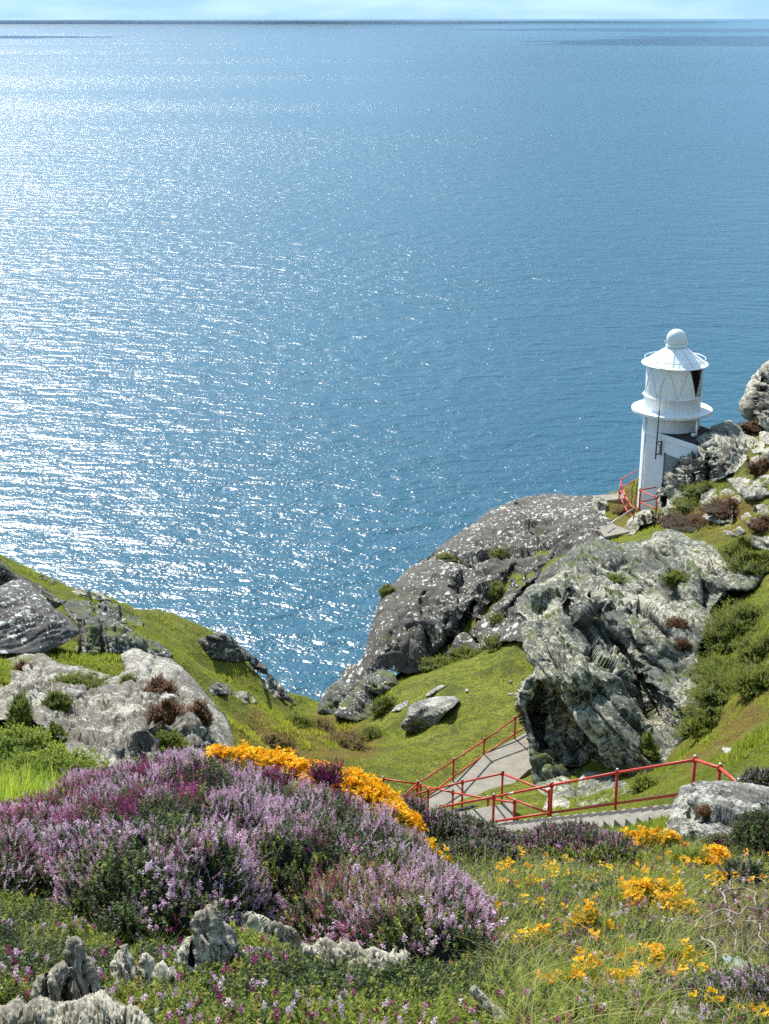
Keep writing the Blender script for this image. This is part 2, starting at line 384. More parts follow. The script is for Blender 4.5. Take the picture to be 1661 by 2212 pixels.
M['core'] = plain('core', (.014, .018, .008), .95, noise=.5, nscale=18, bump=.03)  # near-black: the shade inside a bush is put into this colour
M['lilac'] = leafmat('lilac', [(0, (.38, .17, .27)), (.3, (.68, .44, .56)), (.7, (.86, .70, .80)), (1, (.92, .82, .80))], .4)
M['magenta'] = leafmat('magenta', [(0, (.20, .02, .08)), (.55, (.48, .07, .24)), (.85, (.62, .16, .40)), (1, (.72, .28, .14))], .35)
M['seedhead'] = leafmat('seedhead', [(0, (.40, .2, .2)), (.5, (.62, .38, .26)), (1, (.8, .6, .36))], .35)
M['gorse'] = leafmat('gorse', [(0, (.66, .28, .006)), (.5, (.86, .49, .010)), (1, (.95, .68, .04))], .4)

# ------------------------------------------------------------------ terrain
TP = [  # (sx, sy, ground distance)
 (100, 2212, 3.7), (600, 2212, 3.7), (1100, 2212, 3.7), (1600, 2212, 3.9),
 (0, 2050, 4.8), (400, 2050, 4.9), (800, 2070, 4.9), (1200, 2080, 4.9), (1640, 2080, 5.2),
 (0, 1900, 6.2), (300, 2010, 5.6), (700, 2050, 5.3), (1000, 1990, 5.8), (1300, 1950, 6.4), (1640, 1960, 6.8),
 (0, 1790, 8.2), (400, 1810, 8.6), (800, 1850, 8.8), (1050, 1860, 9.0), (1300, 1845, 9.5), (1500, 1850, 9.5), (1661, 1850, 9.5),
 (1200, 1812, 12), (1420, 1822, 12.5), (1661, 1790, 13.5), (900, 1815, 13), (1000, 1812, 17), (1250, 1815, 17), (700, 1770, 16), (1450, 1800, 17), (1661, 1745, 17),
 (0, 1680, 14), (300, 1690, 16), (500, 1700, 18), (100, 1660, 15), (0, 1600, 18.5),
 (650, 1690, 30), (850, 1745, 30), (500, 1650, 28), 
 # left bowl and ridge
 (520, 1600, 35), (600, 1650, 35), (800, 1690, 35), (450, 1450, 42), (600, 1500, 47.5), (400, 1400, 43.5), (470, 1372, 47), (300, 1345, 44), (130, 1265, 43), (0, 1200, 42),
 (700, 1600, 44), (640, 1535, 49), (690, 1550, 49), (750, 1570, 47), (930, 1570, 43), (860, 1475, 48), (1000, 1430, 49), (1100, 1385, 50), (1000, 1520, 44), (820, 1620, 40), (1100, 1480, 45),
 (100, 1420, 32), (200, 1420, 32.5), (350, 1400, 38), (330, 1440, 32), (0, 1420, 31), (100, 1300, 39), (0, 1300, 38),
 (150, 1640, 20.5), (300, 1520, 27.5),(450, 1560, 30),
 # stairs, landing, path bases (crop 4)
 (*c4(570, 530), 27.6), (*c4(800, 522), 27.2), (*c4(1055, 492), 24.9), (*c4(1368, 453), 22.6),
 (*c4(605, 437), 29.6), (*c4(446, 458), 31.8), (*c4(700, 420), 30.8), (*c4(547, 503), 29.4), (*c4(408, 455), 33), (*c4(280, 425), 35), (*c4(310, 440), 33.6),
 (*c4(655, 193), 39.2), (*c4(532, 276), 38.2), (*c4(410, 347), 36.6), (*c4(270, 412), 35.2), (*c4(715, 260), 38), (*c4(560, 370), 35.6), (*c4(700, 330), 34.2), (*c4(600, 385), 32.6), (*c4(800, 440), 30.2),
 # under and around the cliff, right slope
 (1200, 1710, 33.5), (1300, 1705, 31), (1400, 1720, 28), (1480, 1620, 32), (1560, 1650, 26), (1661, 1685, 21.5), (1600, 1500, 31.5), (1661, 1300, 38.5), (1661, 1180, 44.5), (1520, 1400, 39.5), (1540, 1300, 44),
 (1600, 1130, 50), (1450, 1125, 56), (1661, 950, 56), (1540, 1180, 46), (1350, 1118, 60), (1385, 1105, 62), (1300, 1145, 58), (1250, 1200, 53), (1180, 1290, 50), (1661, 1050, 51), (1560, 1030, 56),
]
tp = np.array(TP, float)
X3 = Wp(tp[:, 0], tp[:, 1], tp[:, 2])
extra = np.array([[-30, 0, 2.5], [-12, -4, -.5], [0, -4, -.6], [0, 0, -1.7], [12, -4, -.5], [30, 0, 4], [-7, 3, -2.6], [7, 3, -2.4], [-30, 18, -6], [-35, 38, -13], [30, 20, -6], [36, 40, -9], [40, 60, -10], [-25, 50, -19],
                  [-12, 10, -5.2], [12, 10, -5], [20, 30, -11], [0, 60, -25], [8, 64, -21], [16, 68, -20], [26, 66, -14], [-14, 20, -9.5]])
X3 = np.concatenate([X3, extra])
TZ = TPS(X3[:, :2], X3[:, 2], lam=.004, scale=10)
ED = np.array([(-700, 1000, 40), (0, 1195, 42.5), (130, 1260, 43.5), (300, 1340, 45), (470, 1368, 48), (600, 1490, 49.5), (640, 1530, 50), (690, 1545, 50), (850, 1400, 51), (1000, 1350, 53), (1150, 1250, 57), (1300, 1145, 62), (1400, 1100, 66), (1700, 1000, 68), (2600, 900, 70)], float)
EW = Wp(ED[:, 0], ED[:, 1], ED[:, 2]); EO = np.argsort(EW[:, 0]); EX, EY = EW[EO, 0], EW[EO, 1]
def near_w(x, y): return 1/(1+np.exp((y-13)/2))
def terr(x, y):
    x = np.asarray(x, float); y = np.asarray(y, float)
    z = TZ(x, y)
    P = np.stack([x, y, np.zeros_like(x)], -1); w = near_w(x, y)
    mid = np.clip((y-14)/14, 0, 1)
    z = z+mid*(.22*fbm(P*.35, 4, 3)+.09*fbm(P*1.3, 4, 5))+(1-mid)*(.05*fbm(P*1.4, 3, 9)+.02*fbm(P*6, 3, 4))
    rs = np.clip((x/np.maximum(y, 5)-.185)*14, 0, 1)*np.clip((y-22)/6, 0, 1); ls = np.clip((-.12-x/np.maximum(y, 5))*14, 0, 1)*np.clip((y-20)/6, 0, 1)
    z = z+(rs*.9+ls*.45)*(.30*fbm(P*.55+3, 4, 15)+.10*ridged(P*1.9, 3, 16))+np.clip((y-30)/6, 0, 1)*.05*fbm(P*3, 2, 18)
    ye = np.interp(x, EX, EY)+.8+.9*fbm(P*.28+4, 4, 8)
    d = y-ye
    z = z-np.where(d > 0, 2.1*np.maximum(d, 0)-.6*(1-np.exp(-np.maximum(d, 0)))*.8, 0)-.12*(d > 0)
    return np.maximum(z, -104)
from mathutils.bvhtree import BVHTree
BV = [None]
def hit(sx, sy, lo=2.5, hi=80.):
    """ground point seen at a picture point"""
    sx = np.atleast_1d(np.asarray(sx, float)); sy = np.atleast_1d(np.asarray(sy, float))
    D1 = Wp(sx, sy, np.ones(sx.shape)); out = Wp(sx, sy, np.full(sx.shape, hi))
    o0 = Vector((0, 0, 0))
    for k in range(len(sx)):
        d = Vector(D1[k]); d.normalize(); h = BV[0].ray_cast(d*2.6, d)
        if h[0] is not None and h[0].y < hi: out[k] = h[0]
    return out
def G(sx, sy): return hit([sx], [sy])[0]

# path strip geometry is needed to press the ground down under it
PZ = -21.0
path_far = [Wp(*c4(a, b), Y) for a, b, Y in ((262, 416, 35.3), (410, 347, 36.6), (532, 276, 38.2), (655, 193, 39.2), (730, 150, 39.9), (850, 90, 42))]
def build_terrain():
    nu, nv = 440, 560
    v = np.linspace(0, 1, nv); y = -5+120*(0.13*v+.87*v**2.05)
    y = np.where(y > 72, 72+(y-72)*2.2, y)
    u = np.linspace(-1, 1, nu); u = np.sign(u)*(.62*np.abs(u)+.38*np.abs(u)**3)
    hw = .62*np.maximum(y, 0)+9
    X = u[None]*hw[:, None]; Y = np.broadcast_to(y[:, None], X.shape)
    Z = terr(X, Y)
    V = np.stack([X, Y, Z], -1).reshape(-1, 3)
    i = (np.arange(nv-1)[:, None]*nu+np.arange(nu-1)[None]).ravel()
    qf = np.stack([i, i+1, i+nu+1, i+nu], -1); BV[0] = BVHTree.FromPolygons(V.tolist(), qf.tolist())
    sx, sy = proj(V)
    def blob(cx, cy, rx, ry): return np.exp(-(((sx-cx)/rx)**2+((sy-cy)/ry)**2))
    far = V[:, 1] > 13
    dry = far*(1.5*blob(660, 1585, 130, 42)+.8*blob(760, 1620, 90, 30)+.5*blob(560, 1640, 90, 40)+.5*blob(540, 1560, 60, 60)+.9*blob(1345, 1090, 50, 60)+.35*blob(1500, 1600, 120, 90)+.6*blob(1560, 1120, 150, 40)+.5*blob(1630, 980, 60, 60)+.4*blob(60, 1600, 80, 60)+.4*blob(1640, 1250, 60, 80))
    rat = V[:, 0]/np.maximum(V[:, 1], 5); rgh = np.clip((rat-.17)*14, 0, 1)*np.clip((V[:, 1]-20)/6, 0, 1)+.6*np.clip((-.10-rat)*12, 0, 1)*np.clip((V[:, 1]-16)/6, 0, 1)
    dry = dry+rgh*np.clip(.05+1.1*fbm(V*.45+9, 4, 33), 0, .7)
    near = V[:, 1] < 13
    soil = near*(.9*blob(1600, 2000, 130, 70)+.25)
    dry = dry+near*.25
    o = mesh_np('ground', V, np.stack([i, i+1, i+nu+1, i+nu], -1), M['turf'], attrs={'dry': dry, 'soil': soil, 'rough': rgh})
    return tag(o, kind='structure')

# ------------------------------------------------------------------ sea
def build_sea():
    m, t = newmat('sea_water'); n = N(t); p = n.pos()
    q = n.map(p, rot=(0, 0, math.radians(18)), scale=(.5, 1, 1))
    swell = n.noise(q, .085, 2, .5, .4)
    chop = n.noise(n.map(p, rot=(0, 0, math.radians(14)), scale=(.62, 1, 1)), .30, 2, .5, .5)
    rip = n.noise(n.map(p, rot=(0, 0, math.radians(-6)), scale=(.85, 1, 1)), 1.5, 2, .5, .4)
    h = n.math('ADD', n.math('MULTIPLY', swell, 2.1), n.math('ADD', n.math('MULTIPLY', chop, 1.3), n.math('MULTIPLY', rip, .30)))
    wind = n.ramp(n.noise(n.map(p, scale=(.35, 1, 1), rot=(0, 0, .2)), .0016, 4, .55), [(.35, .6), (.65, 1.0)])
    nb = n('ShaderNodeBump', inp={'Height': h, 'Distance': 1.0, 'Strength': wind}).outputs[0]
    col = n.mix(n.noise(p, .004, 4), (.013, .066, .104), (.017, .084, .125))
    n.out(n.pr(**{'Base Color': col, 'Roughness': .25, 'IOR': 1.333, 'Normal': nb}))
    S = 90000
    V = np.array([[-S, -2000, -96], [S, -2000, -96], [S, S, -96], [-S, S, -96]], float)
    o = mesh_np('sea', V, np.array([[0, 1, 2, 3]]), m, smooth=False); tag(o, kind='structure')
    # broken fair-weather clouds standing over the far sea
    cm, ct = newmat('cloud'); cn = N(ct)
    cn.out(cn('ShaderNodeMixShader', inp={0: .6, 1: cn('ShaderNodeBsdfDiffuse', inp={'Color': (.85, .88, .92, 1)}).outputs[0], 2: cn('ShaderNodeBsdfTranslucent', inp={'Color': (.62, .74, .88, 1)}).outputs[0]}).outputs[0])
    for nm, (cx, cy, cz), (rx, ry, rz), sd in (('cloud', (-22000, 38000, 1500), (25000, 16000, 260), 1), ('cloud', (2900, 7600, 1250), (2500, 1900, 260), 2), ('cloud', (1500, 13500, 1350), (1500, 1700, 200), 3), ('cloud', (-3300, 9000, 1300), (1100, 600, 160), 4), ('cloud', (9000, 17000, 1400), (3500, 2500, 240), 5)):
        nu, nv = 120, 30; th = np.linspace(0, 2*np.pi, nu, endpoint=False); ph = np.linspace(-1, 1, nv)*np.pi/2
        U, Vv = np.meshgrid(th, ph); dr = np.stack([np.cos(U)*np.cos(Vv), np.sin(U)*np.cos(Vv), np.sin(Vv)], -1).reshape(-1, 3)
        q_ = dr*np.array([rx, ry, rz])*(1+.55*fbm(dr*3.1+sd*7, 5, sd))[:, None]+np.array([cx, cy, cz])
        i_ = (np.arange(nv-1)[:, None]*nu+np.arange(nu)[None]); j_ = (np.arange(nv-1)[:, None]*nu+(np.arange(nu)+1)[None] % nu)
        tag(mesh_np(nm, q_, np.stack([i_.ravel(), j_.ravel(), j_.ravel()+nu, i_.ravel()+nu], -1), cm), kind='stuff')

# ------------------------------------------------------------------ rocks
def relief(name, outline, depth, mat, roll=.6, R=None, T=2.5, step=3.0, amp=.12, freq=1.2, strata=(.4, .3, .86), saniso=4.0, crack=.10, cfreq=.8,
           block=.08, grooves=(), label=None, cat='rock', parent=None, group=None, seed=0, fine=.03, jag=0.0, sink=None, wscale=1.0, facet=1.0, flat_base=1.0, proud=None):
    """a solid rock: seen outline, depth points (sx, sy, Y) of its face, rounded rim, thickness T behind, cracks and layers pushed along the surface"""
    out = [tuple(p) for p in outline]
    # roughen the outline a little
    if jag:
        o2 = []
        for i in range(len(out)):
            a, b = np.array(out[i]), np.array(out[(i+1) % len(out)]); L_ = np.hypot(*(b-a)); k = max(1, int(L_/max(step*2, 5)))
            for j in range(k):
                p = a+(b-a)*j/k; o2.append(tuple(p+np.array([fbm(np.array([[p[0]*.07, p[1]*.07, seed+1.]]), 3)[0], fbm(np.array([[p[0]*.07, p[1]*.07, seed+50.]]), 3)[0]])*jag))
        out = o2
    xs = [p[0] for p in out]; ys = [p[1] for p in out]
    gx = np.arange(min(xs)-2*step, max(xs)+2*step, step); gy = np.arange(min(ys)-2*step, max(ys)+2*step, step)
    GX, GY = np.meshgrid(gx, gy); ins = inpoly(GX, GY, out); D, NX, NY = segdist(GX, GY, out)
    cell = ins[:-1, :-1] | ins[1:, :-1] | ins[:-1, 1:] | ins[1:, 1:]
    used = np.zeros_like(ins); used[:-1, :-1] |= cell; used[1:, :-1] |= cell; used[:-1, 1:] |= cell; used[1:, 1:] |= cell
    snap = used & ~ins
    GX = np.where(snap, NX, GX); GY = np.where(snap, NY, GY); D = np.where(snap, 0, D)
    dp = np.array(depth, float)
    if len(dp) >= 4: Yc = TPS(dp[:, :2], dp[:, 2], lam=.0005, scale=100)(GX, GY)
    elif len(dp) == 3:
        A = np.c_[dp[:, :2], np.ones(3)]; k = np.linalg.solve(A, dp[:, 2]); Yc = GX*k[0]+GY*k[1]+k[2]
    else: Yc = np.full(GX.shape, dp[0, 2])
    mpp = np.mean(dp[:, 2])*1.08/F        # metres per picture unit
    dm = D*mpp; R = R or roll*1.2
    pf = np.sqrt(np.clip(1-(1-np.clip(dm/R, 0, 1))**2, 0, 1))
    low = np.clip((NY-GY)/np.maximum(D, 1e-3)-.3, 0, 1)*flat_base; low = np.where(D <= 0, 0, low)
    bt = np.clip((GY-(min(ys)+(max(ys)-min(ys))*.55))/((max(ys)-min(ys))*.3), 0, 1)*flat_base; low = np.maximum(low, bt*.85)
    Yf = Yc+roll*(1-pf)*(1-low)
    if proud is not None:
        st = 4; hx, hy = GX[::st, ::st], GY[::st, ::st]; hx = gx[::st]; hy = gy[::st]
        hh = hit(*[a.ravel() for a in np.meshgrid(hx, hy)], hi=75.)[:, 1].reshape(len(hy), len(hx))
        jump = np.zeros(hh.shape)
        for rr in range(len(hy)-2, -1, -1): jj = (hh[rr]-hh[rr+1] > 2.5); hh[rr] = np.where(jj, hh[rr+1]+.25, hh[rr]); jump[rr] = np.maximum(jj, jump[rr+1])
        fx = np.clip((GX-gx[0])/(step*st), 0, len(hx)-1.001); fy = np.clip((GY-gy[0])/(step*st), 0, len(hy)-1.001); ax, ay = fx.astype(int), fy.astype(int); fx -= ax; fy -= ay
        YT = (hh[ay, ax]*(1-fx)+hh[ay, np.minimum(ax+1, len(hx)-1)]*fx)*(1-fy)+(hh[np.minimum(ay+1, len(hy)-1), ax]*(1-fx)+hh[np.minimum(ay+1, len(hy)-1), np.minimum(ax+1, len(hx)-1)]*fx)*fy
        near_g = jump[np.clip(np.round((GY-gy[0])/(step*st)).astype(int)-1, 0, len(hy)-1), np.clip(np.round((GX-gx[0])/(step*st)).astype(int), 0, len(hx)-1)] < .5
        Yf = np.where(near_g & (YT < 74), np.minimum(Yf, YT-.04-.3*proud*np.sqrt(np.clip(dm/proud, 0, 1))), Yf)
        Yf = np.where(YT < 74, np.maximum(Yf, YT-.12-proud*np.sqrt(np.clip(dm/(proud*1.1), 0, 1))), Yf)
    for g, wpx, dd in grooves:
        dg, _, _ = segdist(GX, GY, g, closed=False); wob = 1+.5*fbm(np.stack([GX*.05, GY*.05, GX*0+seed], -1), 2)
        Yf = Yf+dd*np.exp(-(dg/(wpx*wob))**2)
    Rb = max(T*.5, R); pb = np.sqrt(np.clip(1-(1-np.clip(dm/Rb, 0, 1))**2, 0, 1))
    Yb = np.maximum(Yc+roll*(1-low), np.where(D <= 0, Yf, -1))+T*pb; Yb = np.where(D <= 0, Yf, np.maximum(Yb, Yf+.05))
    idx = -np.ones(GX.shape, int); idx[used] = np.arange(used.sum())
    Pf = Wp(GX, GY, Yf)
    # normals of the front
    du = np.gradient(Pf, axis=1); dv = np.gradient(Pf, axis=0); Nn = np.cross(dv, du); Nn /= np.linalg.norm(Nn, axis=-1, keepdims=True)+1e-9
    toc = -Pf/np.linalg.norm(Pf, axis=-1, keepdims=True); sg = np.sign((Nn*toc).sum(-1, keepdims=True)); Nn = Nn*np.where(sg == 0, 1, sg)
    P = Pf[used]; Nv = Nn[used]
    Q = P+seed*13.7
    s_ = np.array(strata, float); s_ /= np.linalg.norm(s_); a_ = np.cross(s_, [0, 1, .2]); a_ /= np.linalg.norm(a_); b_ = np.cross(s_, a_)
    S = np.stack([Q@s_*saniso, Q@a_, Q@b_], -1)
    warp = np.stack([fbm(Q*.7*wscale, 3, 11), fbm(Q*.7*wscale, 3, 12), fbm(Q*.7*wscale, 3, 13)], -1)*.5
    d = amp*fbm(Q*freq, 5, seed)
    if crack or block:
        e, ID, FC = worley((S+warp*.4)*cfreq*np.array([.8, .55, .38]), seed)
        d = d-crack*np.exp(-e/.06)+block*(ID-.5)*1.6+facet*block*FC*1.3
        e, ID, FC = worley((S+warp*.25)*cfreq*2.4*np.array([.9, .6, .4]), seed+5)
        d = d-crack*.4*np.exp(-e/.07)+block*.5*(ID-.5)*1.6+facet*block*.6*FC
        e, ID, FC = worley((S+warp*.3)*cfreq*6*np.array([1, .6, .4]), seed+8)
        d = d+block*.22*(ID-.5)*1.6+facet*block*.35*FC
    d = d+fine*ridged(S*freq*2.2, 4, seed+9)+fine*.7*fbm(Q*freq*7, 3, seed+3)
    keep = np.clip(dm[used]/(R*.35), .15, 1)
    P = P+Nv*(d*keep)[:, None]
    Pb = Wp(GX, GY, Yb)[used]
    Pb = Pb+np.stack([0*d, amp*2*fbm(Pb*.5, 3, 2)*keep*(dm[used] > 0), 0*d], -1)
    n = len(P); bnd = (dm[used] <= 0)
    ii = idx[:-1, :-1][cell]; jj = idx[:-1, 1:][cell]; kk = idx[1:, 1:][cell]; ll = idx[1:, :-1][cell]
    ff = np.stack([ii, ll, kk, jj], -1)
    bidx = np.where(bnd, np.arange(n), np.arange(n)+n)
    fb = bidx[np.stack([ii, jj, kk, ll], -1)]
    V = np.concatenate([P, Pb])
    o = mesh_np(name, V, [ff, fb], mat, parent)
    # shade the crags crisply
    if label: tag(o, label, cat, group)
    o['_'] = 0; del o['_']
    return o, (used, GX, GY, P, Nv, D)

rocks = {}
def rock_y(rk, sx, sy):
    P = rocks[rk][1][3]; px, py = proj(P); return float(P[np.argmin((px-sx)**2+(py-sy)**2), 1])
ROCKOUT = []
def big_rocks():
    # rounded headland
    o = c3([(110, 1445), (100, 1400), (140, 1320), (200, 1260), (245, 1240), (250, 1190), (290, 1150), (355, 1135), (395, 1060), (425, 950), (450, 840), (490, 740), (520, 690), (590, 630), (680, 545), (760, 510), (850, 430), (960, 350), (1080, 270), (1170, 205), (1290, 150), (1410, 122), (1560, 118), (1700, 125), (1800, 128), (1860, 150)])+[(1345, 1120), (1345, 1180), (1300, 1260), (1220, 1370)]+c3([(1360, 1010), (1180, 1010), (1090, 1060), (980, 1110), (950, 1160), (890, 1160), (830, 1130), (760, 1190), (660, 1200), (590, 1190), (520, 1170), (470, 1200), (410, 1220), (380, 1290), (340, 1330), (240, 1450)])
    rocks['round'] = relief('headland_rock', o, [(700, 1545, 50), (745, 1500, 50.5), (800, 1450, 50.5), (830, 1300, 53), (900, 1400, 50.2), (900, 1230, 57), (950, 1300, 53.5), (1000, 1200, 59), (1000, 1400, 50.5), (1080, 1110, 64), (1070, 1200, 58), (1060, 1300, 53.5), (1150, 1085, 66), (1170, 1180, 59), (1160, 1330, 48), (1120, 1360, 48), (1250, 1080, 64), (1260, 1150, 56.5), (1330, 1110, 60.5), (1200, 1250, 50.5), (1300, 1200, 53)],
        M['rock_round'], roll=2.2, R=3.2, T=9, step=2.0, amp=.55, freq=.35, strata=(.75, .3, -.55), saniso=2.2, crack=.16, cfreq=.32, block=.24, fine=.05, seed=1, jag=3,
        grooves=[(c3([(1060, 790), (1010, 870), (930, 960), (860, 1060), (820, 1130)]), 8, 2.0), (c3([(1310, 540), (1250, 610), (1160, 740), (1090, 820)]), 3.5, .8), (c3([(1661, 370), (1560, 460), (1440, 620), (1350, 700), (1250, 820)]), 3.5, .7),
                 (c3([(930, 600), (890, 820), (875, 990)]), 2.5, .4), (c3([(750, 720), (730, 900), (770, 1050)]), 6, .4), (c3([(1080, 340), (1120, 420), (1200, 480)]), 6, .5), (c3([(1310, 180), (1380, 260), (1400, 310)]), 6, .7), (c3([(820, 480), (700, 560)]), 4, .3), (c3([(1280, 560), (1360, 690)]), 3, .5)],
        label='large rounded dark headland rock speckled with white lichen above the sea')
    # rocks at its foot
    relief('foot_rock', c3([(105, 1440), (110, 1380), (160, 1310), (230, 1250), (330, 1260), (350, 1330), (300, 1400), (215, 1450)]), [(700, 1530, 49.2), (740, 1480, 49.8), (760, 1530, 48.6)], M['rock_dark'], roll=.9, T=3, step=2.4, amp=.25, freq=.8, seed=3, label='small dark rock at the bottom left foot of the rounded headland')
    relief('foot_rock', c3([(205, 1460), (240, 1380), (330, 1290), (400, 1210), (500, 1175), (570, 1200), (595, 1260), (560, 1300), (470, 1330), (455, 1400), (430, 1470), (340, 1490)]), [(740, 1540, 47.5), (800, 1470, 48.6), (850, 1480, 48), (790, 1540, 47)], M['rock_dark'], roll=.9, T=3, step=2.4, amp=.35, freq=.8, seed=4, block=.15, label='dark craggy rock between the rounded headland and the lawn')
    # the steep cliff
    o = c6([(215, 1770), (200, 1650), (180, 1500), (150, 1390), (130, 1330), (98, 1270), (95, 1190), (150, 1110), (205, 1075), (212, 1030), (165, 980), (140, 900), (135, 800), (150, 740), (90, 690), (110, 600), (200, 535), (290, 500), (370, 440), (400, 350), (450, 290), (520, 255), (620, 240), (740, 262), (850, 262), (930, 240), (960, 200), (1030, 182), (1130, 200), (1200, 250), (1300, 250), (1440, 250), (1600, 330), (1640, 450), (1560, 560), (1400, 560), (1350, 640), (1300, 700), (1350, 800), (1240, 880), (1220, 950), (1260, 1040), (1265, 1140), (1315, 1270), (1290, 1330), (1200, 1375), (1180, 1440), (1100, 1530), (1030, 1660), (960, 1740), (840, 1740), (760, 1730), (640, 1700), (560, 1750), (470, 1760), (440, 1800), (300, 1800), (240, 1790)])
    def q(a, b, Y): return (*c6([(a, b)])[0], Y)
    rocks['cliff'] = relief('cliff_rock', o, [q(230, 1750, 34.5), q(200, 1500, 35), q(120, 1230, 36), q(200, 1100, 36.5), q(170, 850, 38.5), q(120, 640, 41), q(260, 560, 42.5), q(430, 350, 45), q(620, 260, 47), q(1030, 200, 47.5), q(1440, 280, 45.5), q(1600, 450, 42.6),
        q(300, 1080, 35.3), q(430, 1150, 34.6), q(560, 1290, 33.9), q(700, 1450, 33.0), q(800, 1600, 32.3), q(850, 1710, 32.0),
        q(330, 1250, 36.2), q(420, 1450, 35.9), q(550, 1600, 34.8), q(700, 1670, 33.5), q(350, 1700, 34.6),
        q(300, 800, 38.3), q(420, 950, 36.6), q(600, 1000, 36.0), q(500, 700, 40.0), q(600, 1200, 34.8), q(700, 1080, 35.2), q(760, 1300, 33.9), q(870, 1500, 32.7),
        q(440, 620, 41.3), q(560, 780, 40.3), q(680, 940, 39.6), q(800, 950, 39.8), q(850, 1080, 38.2), q(900, 1300, 35.4), q(930, 1480, 33.8),
        q(560, 420, 44), q(650, 650, 41), q(800, 800, 39), q(900, 860, 38), q(950, 600, 42.5), q(900, 350, 46.5), q(1200, 450, 43.5), q(1200, 750, 39.3), q(980, 950, 37.2), q(1000, 1100, 36.3), q(1100, 1000, 37), q(1200, 1200, 33.6), q(1080, 1350, 33.6), q(1000, 1550, 32.4), q(1300, 1280, 32.2), q(1240, 900, 37.0)],
        M['rock_cliff'], roll=1.0, R=1.4, T=6, step=1.6, amp=.2, freq=.6, strata=(.74, .15, .66), saniso=3.0, crack=.15, cfreq=.42, block=.24, fine=.05, seed=2, wscale=.8, jag=4, flat_base=0,
        grooves=[(c6([(760, 880), (830, 960), (880, 1080)]), 14, 1.0), (c6([(860, 1140), (900, 1250), (950, 1340)]), 8, .8), (c6([(985, 1000), (970, 1080), (965, 1150)]), 4, 1.0), (c6([(560, 590), (620, 680), (670, 700)]), 5, .6), (c6([(740, 640), (800, 700)]), 4, .5), (c6([(430, 560), (440, 670), (480, 680)]), 9, .9),
                 (c6([(230, 1150), (220, 1300), (280, 1500), (330, 1640)]), 7, .9), (c6([(240, 1250), (250, 1380)]), 6, .8), (c6([(480, 1180), (520, 1300), (470, 1420)]), 5, .5), (c6([(540, 1380), (600, 1540)]), 5, .4), (c6([(660, 1440), (720, 1560), (730, 1680)]), 5, .5), (c6([(420, 1180), (390, 1350), (440, 1540)]), 4, .3)],
        label='tall jagged grey cliff rock with pale lichen above the stairs')
    # left outcrop
    o = c5([(-120, 720), (0, 690), (130, 645), (240, 650), (330, 700), (440, 715), (540, 745), (640, 775), (690, 730), (670, 650), (740, 608), (820, 640), (860, 655), (940, 670), (1010, 720), (1080, 790), (1150, 870), (1200, 940), (1260, 1000), (1285, 1080), (1300, 1180), (1318, 1260), (1310, 1340), (1000, 1420), (500, 1470), (420, 1420), (370, 1240), (350, 1130), (270, 1080), (170, 1010), (60, 1010), (-120, 1010)])
    def r(a, b, Y): return (*c5([(a, b)])[0], Y-.5)
    rocks['outcrop'] = relief('outcrop_rock', o, [r(-100, 700, 29), r(0, 1000, 20.5), r(240, 660, 28.5), r(300, 1050, 19.5), r(540, 760, 26.5), r(740, 620, 28.5), r(740, 800, 24.8), r(940, 680, 28), r(1150, 880, 25.5), r(1080, 980, 22.4), r(1270, 1050, 24), r(1200, 1150, 21), r(1310, 1330, 20.5), r(1000, 1400, 18.5), r(500, 1440, 16.8), r(600, 1100, 19.5), r(900, 1000, 21.2), r(800, 1200, 18.8), r(1000, 1150, 20)],
        M['rock_outcrop'], roll=.8, R=1.4, T=5, step=2.0, amp=.22, freq=.8, strata=(.8, .2, .35), saniso=3, crack=.10, cfreq=.7, block=.09, fine=.045, seed=5, jag=2, proud=3.0,
        grooves=[(c5([(130, 760), (110, 900), (150, 1010)]), 6, .35), (c5([(860, 680), (850, 760), (960, 870), (1000, 1000), (1010, 1100), (1000, 1200)]), 9, .6), (c5([(1060, 1000), (1110, 1100), (1140, 1250)]), 5, .7), (c5([(780, 1150), (790, 1250)]), 8, .8), (c5([(880, 1130), (960, 1180)]), 10, .5), (c5([(500, 800), (470, 880), (350, 950)]), 6, .25), (c5([(250, 700), (180, 860), (190, 1000)]), 3, .25)],
        label='broad pale lichen covered outcrop rock at left beyond the heather')
    # tilted dark boulder
    o = c5([(-150, 250), (0, 270), (60, 240), (120, 228), (170, 250), (220, 300), (300, 392), (380, 445), (440, 510), (440, 532), (350, 592), (240, 642), (140, 645), (40, 645), (-150, 640)])
    rocks['boulder'] = relief('leaning_boulder', o, [r(-120, 400, 31), r(100, 240, 34), r(100, 600, 30.2), r(420, 520, 31.8), r(250, 450, 31.4)], M['rock_boulder'], roll=.8, R=1.0, T=4, step=2.2, amp=.15, freq=.7, strata=(-.35, .3, .9), saniso=6, crack=.05, cfreq=.8, block=.04, fine=.06, seed=6, label='big dark tilted boulder with white lichen spots at the left edge')
    relief('ridge_rock', c5([(-80, 120), (0, 125), (40, 150), (90, 200), (150, 230), (260, 290), (330, 340), (380, 350), (300, 400), (200, 330), (120, 260), (60, 270), (-80, 280)]), [r(0, 180, 38.5), r(300, 350, 37), r(100, 240, 38)], M['rock_dark'], roll=.7, T=2, step=2.4, amp=.3, freq=1, seed=7, label='grey ridge rock rising behind the tilted boulder')
